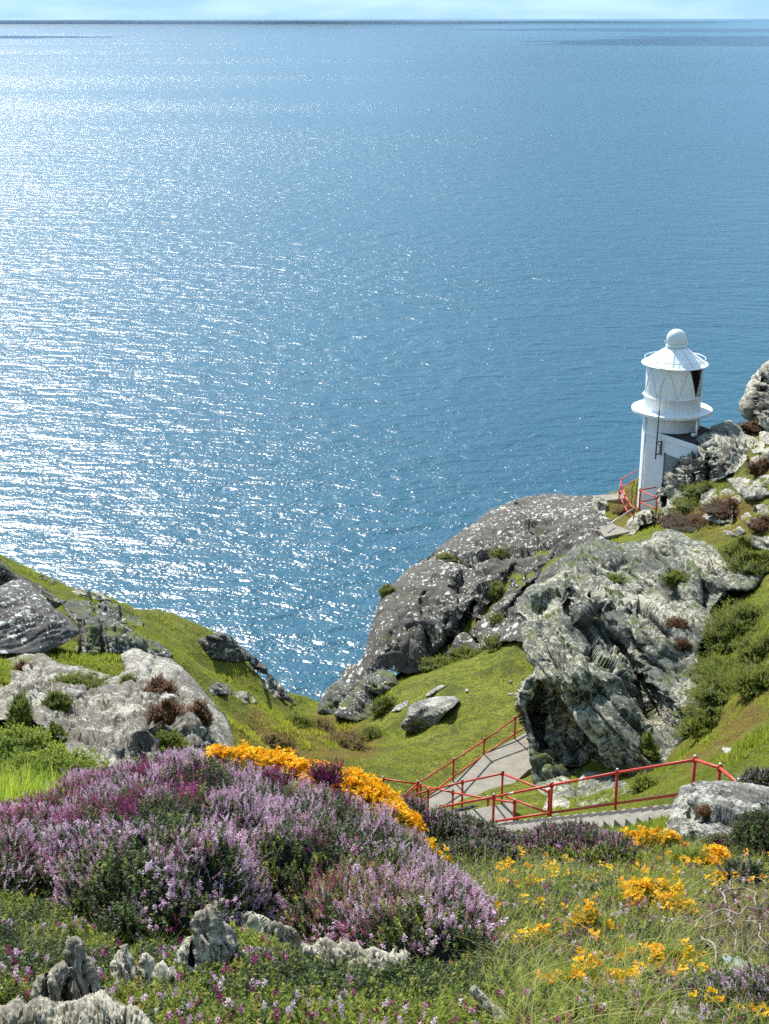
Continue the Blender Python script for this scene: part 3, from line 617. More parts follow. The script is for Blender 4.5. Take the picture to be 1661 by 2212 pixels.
    specs = [
     ([(350, 395), (440, 425), (530, 440), (620, 470), (700, 480), (760, 545), (850, 590), (960, 650), (940, 680), (860, 650), (740, 610), (690, 640), (560, 640), (470, 610), (430, 560), (440, 505), (400, 450)], 38, 'dark_ledge', 'craggy dark rock band running from the tilted boulder toward the sea'),
     ([(350, 350), (430, 342), (500, 352), (525, 390), (510, 440), (440, 430), (390, 410), (355, 400)], 38, 'dark_ledge', 'round topped lichen rock on the ridge behind the tilted boulder'),
     ([(520, 365), (600, 350), (660, 375), (690, 430), (700, 480), (640, 480), (570, 470), (530, 440)], 39, 'dark_ledge', 'dark blocky rock right of the round topped ridge rock'),
     ([(480, 520), (560, 500), (660, 500), (720, 520), (740, 580), (760, 640), (660, 640), (560, 630), (490, 590)], 36, 'dark_ledge', 'long layered ledge rock below the blocky ridge rock'),
     ([(420, 600), (500, 610), (550, 630), (520, 650), (430, 650)], 31.5, 'pale_stone', 'low pale stone beside the foot of the tilted boulder'),
     ([(740, 545), (800, 535), (870, 570), (920, 620), (950, 650), (880, 650), (800, 640), (740, 610)], 38.5, 'dark_ledge', 'lichened ledge stepping down toward the sea on the left ridge'),
     ([(700, 420), (770, 440), (800, 480), (770, 500), (710, 480)], 41.5, 'dark_ledge', 'small dark knob on the seaward side of the left ridge'),
     ([(370, 300), (430, 288), (540, 295), (590, 330), (620, 352), (540, 350), (450, 318), (380, 318)], 42.5, 'pale_stone', 'flat pale stone half sunk in the turf on the far left ridge'),
     ([(220, 200), (290, 225), (340, 265), (300, 268), (240, 240)], 43, 'dark_ledge', 'dark rim of rock at the top of the left sea slope'),
     ([(1040, 650), (1070, 600), (1100, 560), (1160, 535), (1210, 523), (1290, 560), (1340, 610), (1430, 670), (1480, 720), (1480, 760), (1420, 740), (1380, 690), (1330, 690), (1240, 680), (1160, 670), (1100, 680)], 47, 'dark_ledge', 'dark hummock of rock on the cliff edge above the sea'),
     ([(1480, 740), (1530, 790), (1580, 850), (1640, 920), (1640, 945), (1590, 900), (1520, 860), (1470, 790)], 48.5, 'dark_ledge', 'narrow dark rock rim descending along the left cliff edge'),
     ([(1150, 830), (1200, 800), (1260, 810), (1285, 860), (1240, 880), (1180, 870)], 41, 'dark_ledge', 'small lichened rock in the grass right of the pale outcrop'),
     ([(1290, 860), (1350, 850), (1400, 880), (1430, 915), (1370, 920), (1310, 890)], 42.5, 'pale_stone', 'scattered pale stone on the grassy slope above the gully'),
     ([(1440, 800), (1500, 810), (1560, 870), (1580, 900), (1520, 890)], 46, 'pale_stone', 'pale streak of rock in the turf near the cliff edge'),
     ([(770, 855), (880, 860), (960, 870), (980, 890), (900, 915), (840, 925), (790, 890)], 21.6, 'flat_slab', 'flat grey slab lying on the pale outcrop above the red heather'),
     ([(310, 865), (370, 845), (440, 842), (465, 860), (430, 885), (330, 890)], 23.2, 'flat_slab', 'flat grey stone in the mossy hollow of the outcrop'),
     ([(290, 735), (400, 712), (500, 735), (545, 750), (480, 772), (350, 780)], 25.4, 'flat_slab', 'long flat slab along the top of the outcrop'),
     ([(575, 1075), (600, 1066), (615, 1076), (595, 1090)], 18.9, 'white_stone', 'tiny white stone lying on the middle of the outcrop'),
     ([(1310, 1225), (1360, 1228), (1400, 1260), (1380, 1285), (1320, 1270)], 30, 'flat_slab', 'pale slab edge showing behind the gorse beside the outcrop'),
    ]
    for k, (o, Y, nm, lb) in enumerate(specs):
        pts = c5(o); cx = np.mean([p[0] for p in pts]); cy = np.mean([p[1] for p in pts]); y0 = min(p[1] for p in pts); y1 = max(p[1] for p in pts)
        Y = min(Y, float(hit([cx], [y1])[0, 1])-.1) if nm != 'flat_slab' or k == 18 else Y
        if k == 14: Y = 20.6
        if nm in ('flat_slab', 'white_stone') and k in (14, 15, 16, 17): Y = rock_y('outcrop', cx, (y0+y1)/2)-.05
        hgt = (y1-y0)*Y*1.05/F
        dz = .9 if nm in ('flat_slab', 'white_stone') else .5
        relief(nm, pts, [(cx, y0, Y+hgt*dz), (cx, y1, Y-hgt*dz*.6), (cx+20, (y0+y1)/2, Y)], {'dark_ledge': M['rock_dark'], 'pale_stone': M['rock_hill'], 'flat_slab': M['rock_pale'], 'white_stone': M['rock_pale']}[nm],
               roll=min(.5, hgt*.6), T=max(.5, hgt*1.6), step=2.2, amp=hgt*.16, freq=.9/max(.4, hgt), crack=hgt*.07, cfreq=.9/max(.5, hgt), block=hgt*.10, fine=hgt*.05, seed=20+k, jag=4, label=lb, proud=None if nm in ('flat_slab', 'white_stone') and k != 18 else max(.35, hgt*.45), cat='stone' if 'stone' in nm else 'rock')
    # right hillside rocks
    H = [
     ([(1850, 300), (1740, 380), (1661, 470), (1560, 560), (1440, 720), (1400, 830), (1355, 880), (1370, 980), (1420, 1035), (1500, 1060), (1600, 1110), (1680, 1180), (1850, 1250)], [(1500, 620, 58), (1400, 900, 57), (1650, 1150, 55), (1750, 500, 58.5)], 1.6, 5, 'rounded weathered rock on the skyline at the right edge'),
     ([(700, 1440), (730, 1400), (745, 1310), (900, 1235), (1050, 1165), (1100, 1120), (1180, 1080), (1280, 1055), (1350, 1100), (1430, 1190), (1570, 1260), (1640, 1290), (1600, 1370), (1500, 1400), (1430, 1480), (1350, 1560), (1200, 1640), (1000, 1700), (800, 1740), (870, 1850), (930, 1900), (830, 1940), (700, 1990), (640, 2020), (600, 1950), (560, 1870), (545, 1790), (600, 1700), (615, 1620), (650, 1480)], [(780, 1350, 57.5), (1270, 1080, 60), (1600, 1320, 57), (1200, 1600, 54.5), (580, 1800, 55.5), (880, 1900, 53.5), (900, 1600, 55), (1000, 1400, 56.8)], 1.3, 4, 'big pale craggy rock in front of the lighthouse'),
     ([(1230, 1640), (1340, 1610), (1440, 1610), (1500, 1650), (1560, 1610), (1700, 1590), (1800, 1640), (1800, 1760), (1661, 1800), (1500, 1850), (1420, 1830), (1300, 1700)], [(1300, 1680, 53), (1700, 1620, 52), (1500, 1800, 50.5)], .8, 2.5, 'pale rock patch above the brown heather at the right edge'),
     ([(970, 1760), (1060, 1720), (1140, 1720), (1160, 1800), (1110, 1900), (1000, 1890), (950, 1840)], [(1050, 1740, 53.2), (1050, 1880, 51.8), (1100, 1800, 52.4)], .6, 1.8, 'small pale rock below the big crag by the lighthouse'),
     ([(1180, 1740), (1230, 1720), (1290, 1740), (1370, 1800), (1390, 1860), (1310, 1890), (1220, 1890), (1170, 1830)], [(1250, 1740, 53), (1300, 1880, 51.5), (1200, 1820, 52.2)], .6, 1.8, 'small split rock in the middle of the right hillside'),
     ([(1360, 1960), (1440, 1890), (1560, 1880), (1661, 1860), (1800, 1850), (1800, 2010), (1661, 2020), (1540, 2090), (1400, 2070), (1380, 2010)], [(1450, 1900, 51), (1700, 1880, 50), (1450, 2060, 49), (1650, 2000, 49.3)], .8, 2.2, 'bright lichened slab lower on the right hillside'),
     ([(1210, 2040), (1250, 2010), (1290, 2030), (1270, 2070), (1220, 2070)], [(1250, 2040, 50.5)], .3, .8, 'little white stone in the turf of the right hillside'),
     ([(1010, 2010), (1080, 1940), (1140, 1900), (1190, 1910), (1130, 1970), (1060, 2020)], [(1100, 1960, 51.3)], .3, .8, 'narrow pale stone slanting up the right hillside'),
     ([(840, 2060), (900, 2010), (945, 2010), (930, 2040), (870, 2070)], [(900, 2040, 52)], .3, .8, 'small pale stone under the crag by the lighthouse'),
     ([(240, 2130), (270, 2060), (330, 1990), (400, 1960), (500, 1930), (560, 1960), (620, 2010), (590, 2060), (480, 2080), (400, 2100), (330, 2180), (240, 2190)], [(400, 1970, 58.5), (300, 2120, 56.5), (560, 2000, 57.2)], .6, 2, 'grey broken rock at the foot of the lighthouse'),
     ([(1480, 1420), (1560, 1350), (1640, 1330), (1740, 1320), (1740, 1480), (1661, 1520), (1560, 1540), (1470, 1500)], [(1600, 1340, 55), (1500, 1480, 54), (1700, 1480, 53.5)], .7, 2.2, 'weathered pale rock between the big crag and the right edge'),
     ([(1000, 1990), (1100, 1960), (1200, 1930), (1330, 1940), (1360, 2000), (1300, 2060), (1180, 2080), (1060, 2060)], [(1150, 1950, 52), (1150, 2060, 50.6), (1300, 2000, 51)], .5, 1.6, 'low broken rock shelf in the turf of the right hillside'),
     ([(1380, 2230), (1480, 2190), (1600, 2200), (1740, 2210), (1740, 2330), (1600, 2340), (1460, 2310)], [(1500, 2200, 48.5), (1700, 2300, 46.8), (1450, 2290, 47.2)], .6, 2, 'lichened slab at the right edge above the cliff crest'),
     ([(1560, 1180), (1640, 1150), (1740, 1160), (1740, 1290), (1640, 1300), (1580, 1260)], [(1650, 1160, 56), (1600, 1280, 55), (1700, 1290, 54.5)], .5, 1.6, 'pale rock directly under the rounded skyline rock'),
     ([(1180, 2120), (1260, 2080), (1380, 2100), (1440, 2160), (1360, 2200), (1240, 2190)], [(1300, 2090, 50), (1250, 2180, 49), (1400, 2160, 49.3)], .4, 1.2, 'low pale rock in the turf just above the cliff crest'),
     ([(700, 2060), (780, 2020), (860, 2040), (880, 2100), (800, 2130), (720, 2110)], [(780, 2030, 54), (780, 2120, 53), (860, 2080, 53.4)], .4, 1.2, 'small rock in the turf below the left end of the big crag'),
     ([(-80, 1800), (0, 1810), (70, 1830), (90, 1900), (60, 1960), (40, 2040), (0, 2060), (-80, 2040)], [(0, 1830, 62), (0, 2030, 59.5), (60, 1900, 60.5)], .8, 2.5, 'lichened rock between the headland and the lighthouse railing'),
     ([(560, 2160), (640, 2130), (740, 2150), (820, 2210), (700, 2240), (540, 2230)], [(660, 2150, 53.5), (700, 2220, 52.3), (600, 2200, 53)], .5, 1.5, 'low rock crest where turf meets the top of the cliff'),
    ]
    for k, (o, dps, rl, T, lb) in enumerate(H):
        pts = c1(o); dd = [(*c1([(a, b)])[0], Y) for a, b, Y in dps]
        if len(dd) == 1:
            x, y, Y = dd[0]; dd = [(x, y-10, Y+.5), (x, y+10, Y-.5), (x+15, y, Y)]
        relief('hillside_rock', pts, dd, M['rock_hill'], roll=rl, R=rl*1.1, T=T, step=1.7, amp=.22*rl, freq=.9, strata=(.5, .2, .7), saniso=3, crack=.13*rl, cfreq=.8, block=.16*rl, fine=.06*rl, seed=40+k, jag=4, label=lb, proud={0: 3., 1: 3.5}.get(k, rl*1.3))
    # flat boulder on the lawn
    relief('lawn_boulder', c3([(608, 1505), (640, 1465), (655, 1400), (690, 1375), (760, 1350), (830, 1338), (935, 1335), (968, 1365), (925, 1405), (880, 1440), (840, 1490), (790, 1530), (740, 1555), (640, 1550), (612, 1530)]),
           [(*c3([(640, 1500)])[0], 42.9), (*c3([(800, 1345)])[0], 45.2), (*c3([(960, 1360)])[0], 44.2), (*c3([(700, 1450)])[0], 43.1), (*c3([(880, 1420)])[0], 43.1), (*c3([(720, 1540)])[0], 43.3), (*c3([(850, 1460)])[0], 43.2)], M['rock_side'], roll=.25, R=.3, T=1.6, step=1.6, amp=.07, freq=1.2, strata=(-.1, .3, .95), saniso=7, crack=.03, cfreq=1.2, block=.03, fine=.035, seed=60, label='flat topped grey boulder lying on the green lawn')
    for k, (o, Y, lb) in enumerate([([(755, 1335), (790, 1300), (850, 1268), (882, 1275), (830, 1305), (780, 1340)], 45.5, 'narrow pale slab in the grass just above the lawn boulder'),
                               ([(550, 1430), (580, 1395), (660, 1355), (650, 1390), (600, 1425)], 45, 'thin pale slab in the grass left of the lawn boulder'),
                               ([(995, 1295), (1020, 1290), (1018, 1308), (1000, 1310)], 45, 'tiny white stone in the grass right of the lawn boulder'),
                               ([(1265, 1245), (1280, 1240), (1278, 1252), (1266, 1254)], 45, 'tiny white stone high on the lawn near the cliff'),
                               ([(1245, 1325), (1285, 1315), (1288, 1325), (1250, 1332)], 44, 'small flat stone on the lawn below the cliff')]):
        pts = c3(o); x = np.mean([p[0] for p in pts]); y = np.mean([p[1] for p in pts]); g = G(x, y)[1]-.15
        relief('lawn_stone', pts, [(x, y-10, g+.4), (x, y+10, g-.4), (x+15, y, g)], M['rock_pale'], roll=.12, T=.4, step=1.6, amp=.03, crack=.02, block=.02, fine=.015, seed=70+k, label=lb, cat='stone', proud=.12)
    # boulders by the cliff foot
    def b(o, dps, mat, lb, seed, **k): relief('foot_boulder', c6(o), [(*c6([(x, y)])[0], Y) for x, y, Y in dps], mat, label=lb, seed=seed, **{**dict(proud=.9, roll=.3, R=.4, T=1.2, step=1.7, amp=.08, freq=1.3, strata=(-.25, .3, .9), saniso=5, crack=.05, cfreq=1.0, block=.05, fine=.04), **k})
    b([(470, 1885), (475, 1780), (500, 1690), (530, 1665), (600, 1680), (690, 1700), (790, 1750), (862, 1782), (800, 1800), (700, 1850), (600, 1880), (520, 1895)], [(490, 1800, 31.2), (540, 1670, 32.2), (850, 1780, 31), (600, 1870, 30.6), (560, 1720, 31.2)], M['rock_cliff'], 'wedge shaped streaked boulder at the cliff foot by the stairs', 61)
    b([(215, 1780), (250, 1660), (330, 1650), (400, 1690), (460, 1760), (470, 1850), (380, 1840), (280, 1830)], [(250, 1700, 33), (430, 1800, 31.8), (300, 1820, 31.8)], M['rock_cliff'], 'grey boulder tucked under the left foot of the cliff', 62)
    b([(262, 1910), (290, 1840), (330, 1805), (380, 1820), (440, 1870), (430, 1900), (330, 1960), (290, 1950)], [(290, 1900, 29.8), (350, 1820, 30.6), (430, 1880, 30)], M['rock_hill'], 'small pale boulder beside the front railing post', 63)
    b([(1365, 1535), (1380, 1525), (1430, 1530), (1425, 1565), (1390, 1568)], [(1400, 1530, 29.5), (1400, 1565, 28.9), (1420, 1550, 29.1)], M['rock_pale'], 'small white stone on the grass slope right of the cliff', 64, amp=.03, roll=.15, T=.3)
    b([(1225, 905), (1290, 900), (1330, 920), (1290, 945), (1240, 930)], [(1250, 905, 36.9), (1280, 940, 36.4), (1320, 920, 36.5)], M['rock_hill'], 'small flat stone among the green scrub right of the cliff', 65, amp=.04, roll=.2, T=.5)
    b([(1560, 1010), (1620, 995), (1700, 990), (1700, 1060), (1620, 1045), (1570, 1030)], [(1600, 1000, 35.2), (1660, 1050, 34.6), (1580, 1030, 34.8)], M['rock_hill'], 'pale stone among the scrub at the right edge', 66, amp=.04, roll=.2, T=.5)
    # right foreground rock
    o = [(1428, 1828), (1440, 1790), (1452, 1742), (1472, 1700), (1500, 1690), (1560, 1686), (1600, 1690), (1661, 1700), (1760, 1720), (1800, 1800), (1750, 1850), (1600, 1860), (1500, 1850)]
    rocks['right'] = relief('pale_boulder', o, [(1440, 1810, 12.3), (1480, 1710, 13.6), (1560, 1690, 14.4), (1700, 1720, 14.4), (1560, 1840, 11.8), (1700, 1830, 11.8), (1540, 1760, 12.6), (1640, 1760, 12.9)], M['rock_side'], roll=.35, R=.4, T=1.8, step=2.0, amp=.14, freq=1.6, strata=(.3, .3, .8), saniso=3, crack=.06, cfreq=1.6, block=.07, fine=.03, seed=67, wscale=2, jag=2,
        grooves=[([(1500, 1700), (1490, 1760), (1510, 1830)], 6, .25), ([(1560, 1740), (1600, 1760), (1661, 1745)], 5, .12)], label='large pale grey boulder beside the stairs at right')
    # foreground jagged rocks
    def f(nm, o, Y0, lb, seed, tilt=.5, **k):
        xs = [p[0] for p in o]; ys = [p[1] for p in o]; cx = (min(xs)+max(xs))/2; y0, y1 = min(ys), max(ys)
        Y0 = float(hit([cx], [min(y1, 2290)-12])[0, 1])-.10; h = (y1-y0)*Y0*1.15/F
        ROCKOUT.append(o)
        return relief(nm, o, [(cx, y0, Y0+h*tilt), (cx, y1, Y0-h*.15), (min(xs), (y0+y1)/2, Y0+.04), (max(xs), (y0+y1)/2, Y0+.08)], M['rock_near'], label=lb, seed=seed, **{**dict(roll=.05, R=.05, T=.25, step=1.7, amp=.02, freq=5, strata=(.95, .25, .08), saniso=2.4, crack=.02, cfreq=7, block=.024, fine=.01, jag=4, wscale=2), **k})
    f('jagged_rock', cA([(200, 1640), (240, 1500), (310, 1480), (380, 1425), (425, 1400), (430, 1300), (455, 1250), (490, 1238), (535, 1250), (560, 1340), (610, 1420), (655, 1500), (680, 1630), (690, 1700), (560, 1750), (380, 1740), (250, 1720)]), 4.35, 'tall jagged grey rock spire at lower left', 80,
      grooves=[(cA([(440, 1400), (470, 1500), (440, 1700)]), 5, .08), (cA([(560, 1420), (600, 1560), (620, 1700)]), 4, .07), (cA([(310, 1490), (310, 1640)]), 5, .08)])
    f('jagged_rock', cA([(733, 1500), (735, 1430), (760, 1360), (800, 1308), (840, 1300), (875, 1350), (900, 1410), (925, 1430), (935, 1375), (975, 1345), (1015, 1390), (1035, 1440), (1060, 1420), (1085, 1400), (1110, 1450), (1160, 1500), (1120, 1570), (950, 1590), (800, 1590)]), 4.75, 'pair of blunt jagged rocks right of the tall spire', 81, grooves=[(cA([(910, 1430), (930, 1560)]), 4, .08)])
    f('jagged_rock', cA([(1175, 1400), (1185, 1330), (1210, 1280), (1250, 1240), (1290, 1228), (1292, 1120), (1305, 1070), (1350, 1062), (1392, 1018), (1430, 1050), (1470, 1090), (1510, 1150), (1560, 1210), (1600, 1290), (1500, 1420), (1300, 1480), (1200, 1470)]), 5.15, 'tall upright jagged rock in front of the heather mound', 82, grooves=[(cA([(1300, 1230), (1290, 1400)]), 5, .1), (cA([(1440, 1090), (1430, 1300)]), 4, .06)])
    f('jagged_rock', cB([(222, 1060), (225, 960), (232, 910), (262, 895), (295, 888), (335, 920), (385, 965), (400, 1010), (430, 1060), (330, 1090)]), 5.25, 'dark banded jagged rock right of the upright one', 83, grooves=[(cB([(300, 900), (300, 1040)]), 3, .05)])
    f('jagged_rock', cB([(385, 1040), (400, 975), (440, 962), (510, 975), (545, 1010), (570, 1060), (610, 1090), (640, 1120), (600, 1150), (500, 1110)]), 5.2, 'rounded pale rock in the middle of the jagged row', 84)
    f('jagged_rock', cB([(560, 1120), (570, 1070), (610, 1085), (640, 1060), (655, 1040), (700, 1037), (740, 1060), (765, 1082), (782, 1030), (795, 1050), (860, 1062), (890, 1090), (905, 1105), (960, 1092), (1000, 1110), (1050, 1122), (1080, 1090), (1100, 1120), (1132, 1100), (1160, 1132), (1165, 1190), (1080, 1225), (980, 1240), (850, 1225), (700, 1190), (600, 1150)]), 5.1, 'long low row of pale jagged rock teeth at the mound foot', 85, tilt=.9, step=1.8)
    f('jagged_rock', cA([(-60, 1700), (0, 1690), (40, 1700), (80, 1660), (125, 1620), (178, 1680), (230, 1650), (290, 1640), (380, 1680), (520, 1660), (620, 1620), (700, 1600), (760, 1660), (830, 1690), (900, 1710), (960, 1760), (1040, 1850), (1040, 1960), (-60, 1960)]), 3.95, 'low spreading jagged rock in the bottom left corner', 86, tilt=1.0, roll=.06)
    f('jagged_rock', cB([(1500, 1330), (1520, 1308), (1560, 1330), (1610, 1390), (1680, 1450), (1740, 1530), (1660, 1540), (1560, 1420)]), 4.15, 'slanting pale rock in the grass at bottom centre', 87, tilt=.8, roll=.05, T=.12)
    f('jagged_rock', cC([(1085, 1260), (1090, 1195), (1135, 1148), (1215, 1170), (1285, 1235), (1290, 1300), (1080, 1300)]), 3.9, 'blunt grey rock at the bottom right edge', 88, roll=.07, T=.2)
    relief('slate_stone', cC([(1390, 880), (1420, 870), (1462, 892), (1480, 880), (1520, 905), (1560, 960), (1500, 975), (1440, 950)]), [(*cC([(1400, 880)])[0], 4.95), (*cC([(1550, 960)])[0], 4.62), (*cC([(1450, 940)])[0], 4.62)], M['slate'], roll=.015, R=.02, T=.03, step=1.8, amp=.006, freq=10, crack=.002, block=.004, fine=.002, seed=90, label='flat blue green slate stone lying under the dead branches', cat='stone')
    relief('pale_stone', cC([(690, 205), (730, 188), (775, 205), (790, 235), (740, 240), (700, 228)]), [(*cC([(700, 200)])[0], 11.5), (*cC([(780, 230)])[0], 10.9), (*cC([(720, 235)])[0], 10.9)], M['rock_pale'], roll=.1, T=.3, step=1.8, amp=.02, crack=.01, block=.01, fine=.01, seed=91, label='half hidden pale stone at the heather edge below the stairs', cat='stone')

# ------------------------------------------------------------------ plants (small pieces baked into one mesh per part)
def frames(dirs, spin):
    d = dirs/(np.linalg.norm(dirs, axis=-1, keepdims=True)+1e-9)
    ref = np.where(np.abs(d[:, 2:3]) < .95, np.array([[0, 0, 1.]]), np.array([[1., 0, 0]]))
    u = np.cross(ref, d); u /= np.linalg.norm(u, axis=-1, keepdims=True)+1e-9; w = np.cross(d, u)
    c, s = np.cos(spin)[:, None], np.sin(spin)[:, None]
    return u*c+w*s, w*c-u*s, d
def bake(tpls, P, dirs, scale, rnd=None, rng=RNG):
    """place templates (verts, tris) at P with z along dirs"""
    n = len(P); k = rng.integers(0, len(tpls), n); U, Wv, D = frames(dirs, rng.uniform(0, 6.28, n))
    rnd = rng.uniform(0, 1, n) if rnd is None else rnd
    Vs, Ts, Rs, off = [], [], [], 0
    for i, (tv, tt, tr) in enumerate(tpls):
        m = k == i
        if not m.any(): continue
        v = tv[None]*scale[m][:, None, None]
        q = P[m][:, None]+v[..., 0:1]*U[m][:, None]+v[..., 1:2]*Wv[m][:, None]+v[..., 2:3]*D[m][:, None]
        nn = m.sum(); Vs.append(q.reshape(-1, 3)); Ts.append((tt[None]+(np.arange(nn)*len(tv))[:, None, None]+off).reshape(-1, 3))
        Rs.append(np.clip(rnd[m][:, None]*.75+tr[None]*.25, 0, 1).ravel()); off += nn*len(tv)
    return np.concatenate(Vs), np.concatenate(Ts), np.concatenate(Rs)
def tpl_spike(rng, n=15, r=.075, s=.075, h=1.0):
    V, T, R = [], [], []; 
    V += [[-.012, 0, 0], [.012, 0, 0], [0, 0, h]]; T.append([0, 1, 2]); R += [.0]*3
    for i in range(n):
        z = .22+.78*i/n*h; a = i*2.4+rng.uniform(-.3, .3); rr = r*(1.15-.75*z)
        c = np.array([rr*math.cos(a), rr*math.sin(a), z]); u = np.array([math.cos(a), math.sin(a), rng.uniform(-.2, .9)]); u /= np.linalg.norm(u)
        w = np.cross(u, [0, 0, 1]); w /= np.linalg.norm(w); ss = s*rng.uniform(.75, 1.2)
        b = len(V); x = np.cross(u, w)
        V += [c-w*ss*.55-u*ss*.3, c+w*ss*.55-u*ss*.3, c+u*ss*.9+x*ss*.1, c-x*ss*.7+u*ss*.3]; T += [[b, b+1, b+2], [b, b+3, b+1], [b+1, b+3, b+2], [b, b+2, b+3]]
        q = rng.uniform(0, 1); R += [q]*4
    return np.array(V, float), np.array(T), np.array(R)
def tpl_sprig(rng, n=14, s=.24, wd=.07):
    V, T, R = [[-.015, 0, 0], [.015, 0, 0], [0, 0, 1]], [[0, 1, 2]], [.2]*3
    for i in range(n):
        z = .1+.85*i/n; a = i*2.4+rng.uniform(-.4, .4); u = np.array([math.cos(a), math.sin(a), rng.uniform(.3, 1.0)]); u /= np.linalg.norm(u)
        w = np.cross(u, [0, 0, 1]); w /= np.linalg.norm(w); c = np.array([0, 0, z]); b = len(V); l = s*rng.uniform(.6, 1.2)
        V += [c-w*wd, c+w*wd, c+u*l]; T.append([b, b+1, b+2]); q = rng.uniform(0, 1); R += [q]*3
    return np.array(V, float), np.array(T), np.array(R)
def tpl_gorse(rng, n=7):
    V, T, R = [], [], []
    for i in range(n):
        z = rng.uniform(.0, 1); a = i*2.4; c = np.array([.35*math.cos(a)*(1-.4*z), .35*math.sin(a)*(1-.4*z), z]); q = rng.uniform(0, 1)
        for k in range(3):
            u = np.array([math.cos(a+k-1), math.sin(a+k-1), rng.uniform(.3, 1.3)]); u /= np.linalg.norm(u); w = np.cross(u, [0, 0, 1]); w /= np.linalg.norm(w); x = np.cross(u, w); l = rng.uniform(.35, .5); b = len(V)
            V += [c, c+u*l*.6+w*l*.32-x*.04, c+u*l+x*.03, c+u*l*.6-w*l*.32-x*.04]; T += [[b, b+1, b+2], [b, b+2, b+3]]; R += [q*.8, q, min(1, q+.2), q]
    return np.array(V, float), np.array(T), np.array(R)
def tpl_tuft(rng, n=4, w=.035, seg=1, spread=.5):
    V, T, R = [], [], []
    for i in range(n):
        a = rng.uniform(0, 6.28); l = rng.uniform(.5, 1); sp = spread*rng.uniform(.2, 1.2); q = rng.uniform(0, 1); b0 = rng.uniform(-.15, .15, 2)
        u = np.array([math.cos(a), math.sin(a)]); sd = np.array([-u[1], u[0]])
        pts = [np.array([*(b0+u*sp*(t**1.9)*l), l*(t-.28*sp*t*t)]) for t in np.linspace(0, 1, seg+1)]
        b = len(V)
        for j, p in enumerate(pts[:-1]):
            ww = w*(1-.7*j/seg); V += [p-np.array([*sd, 0])*ww, p+np.array([*sd, 0])*ww]; R += [q, q]
        V.append(pts[-1]); R.append(min(1, q+.15))
        for j in range(seg-1): k = b+2*j; T += [[k, k+1, k+3], [k, k+3, k+2]]
        T.append([b+2*(seg-1), b+2*seg-1, b+2*seg])
    return np.array(V, float), np.array(T), np.array(R)
tr_ = np.random.default_rng(3)
T_SPIKE = [tpl_spike(tr_, n=int(tr_.integers(12, 17))) for _ in range(6)]
T_SHORT = [tpl_spike(tr_, n=9, r=.16, s=.2, h=.9) for _ in range(5)]
T_SEED = [tpl_spike(tr_, n=11, r=.09, s=.062) for _ in range(5)]
T_SPRIG = [tpl_sprig(tr_) for _ in range(6)]
T_GORSE = [tpl_gorse(tr_) for _ in range(5)]
T_SPINE = [tpl_sprig(tr_, n=16, s=.35, wd=.02) for _ in range(4)]
T_LAWN = [tpl_tuft(tr_, n=4, w=.06) for _ in range(6)]
T_LONG = [tpl_tuft(tr_, n=4, w=.0085, seg=4, spread=.9) for _ in range(10)]
T_ARCH = [tpl_tuft(tr_, n=3, w=.007, seg=6, spread=1.6) for _ in range(8)]
T_STIFF = [tpl_tuft(tr_, n=5, w=.0075, seg=3, spread=.35) for _ in range(8)]

def layer(name, tp_, P, dirs, scale, mat, parent, rnd=None, kind='stuff'):
    if len(P) == 0: return None
    V, T, R = bake(tp_, P, dirs, scale, rnd)
    o = mesh_np(name, V, T, mat, parent, smooth=False, attrs={'rnd': R}); tag(o, kind=kind); return o
def mound(name, label, outline, depth, n_leaf, layers, roll=.25, T=.5, core_inset=.05, parent=None, cat='heather', seed=0, leaf=('heath_leaf', .08), group=None, amp=.05, lean=.35, jit=.05, R=None):
    """a bush: dark twiggy core, leaf sprigs and flower layers over its surface"""
    t = thing(name, label, cat, (0, 0, 0), group)
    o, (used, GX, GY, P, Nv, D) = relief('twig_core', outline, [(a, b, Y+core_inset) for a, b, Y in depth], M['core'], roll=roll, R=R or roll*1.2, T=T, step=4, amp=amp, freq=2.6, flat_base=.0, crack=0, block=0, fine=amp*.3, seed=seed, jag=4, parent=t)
    c = P.mean(0); t.location = (float(c[0]), float(c[1]), float(P[:, 2].min())); o.location = tuple(-np.array(t.location))
    rng = np.random.default_rng(seed+100); off = np.array(t.location)
    sx, sy = proj(P)
    Rr = P-0
    def samp(n, mask=None):
        idx = np.arange(len(P)) if mask is None else np.nonzero(mask(sx, sy, P))[0]
        if len(idx) == 0: return np.zeros(0, int)
        w = 1/np.maximum(.25, np.abs((Nv[idx]*(-P[idx]/np.linalg.norm(P[idx], axis=1, keepdims=True))).sum(1)))
        w /= w.sum(); return rng.choice(idx, n, p=w)
    def put(nm, tpl, n, size, mat, mask, lift, up, rndf=None):
        i = samp(n, mask)
        if len(i) == 0: return
        d = Nv[i]*(1-up)+np.array([0, 0, up])+rng.normal(0, .36, (len(i), 3)); d /= np.linalg.norm(d, axis=1, keepdims=True)
        s = size*rng.uniform(.5, 1.25, len(i))
        p = P[i]+rng.uniform(-.5, .5, (len(i), 3))*.035+Nv[i]*(lift*rng.uniform(.2, 1, len(i)))[:, None]-off
        r_ = rng.uniform(0, 1, len(i)) if rndf is None else np.clip(rndf(P[i])+rng.normal(0, .15, len(i)), 0, 1)
        layer(nm, tpl, p, d, s, M[mat], t, r_)
    put('foliage', T_SPRIG, n_leaf, leaf[1], leaf[0], None, .02, .65)
    for (nm, tpl, n, size, mat, mask, lift, up) in layers: put(nm, tpl, n, size, mat, mask, lift, up)
    return t
def patch(freq, th, seed, inv=False):
    """clumpy mask in world space"""
    def f(sx, sy, P):
        v = fbm(P*freq, 3, seed); r = v > th
        return ~r if inv else r
    return f
def both(*fs):
    def f(sx, sy, P):
        r = np.ones(len(P), bool)
        for g in fs: r &= g(sx, sy, P)
        return r
    return f
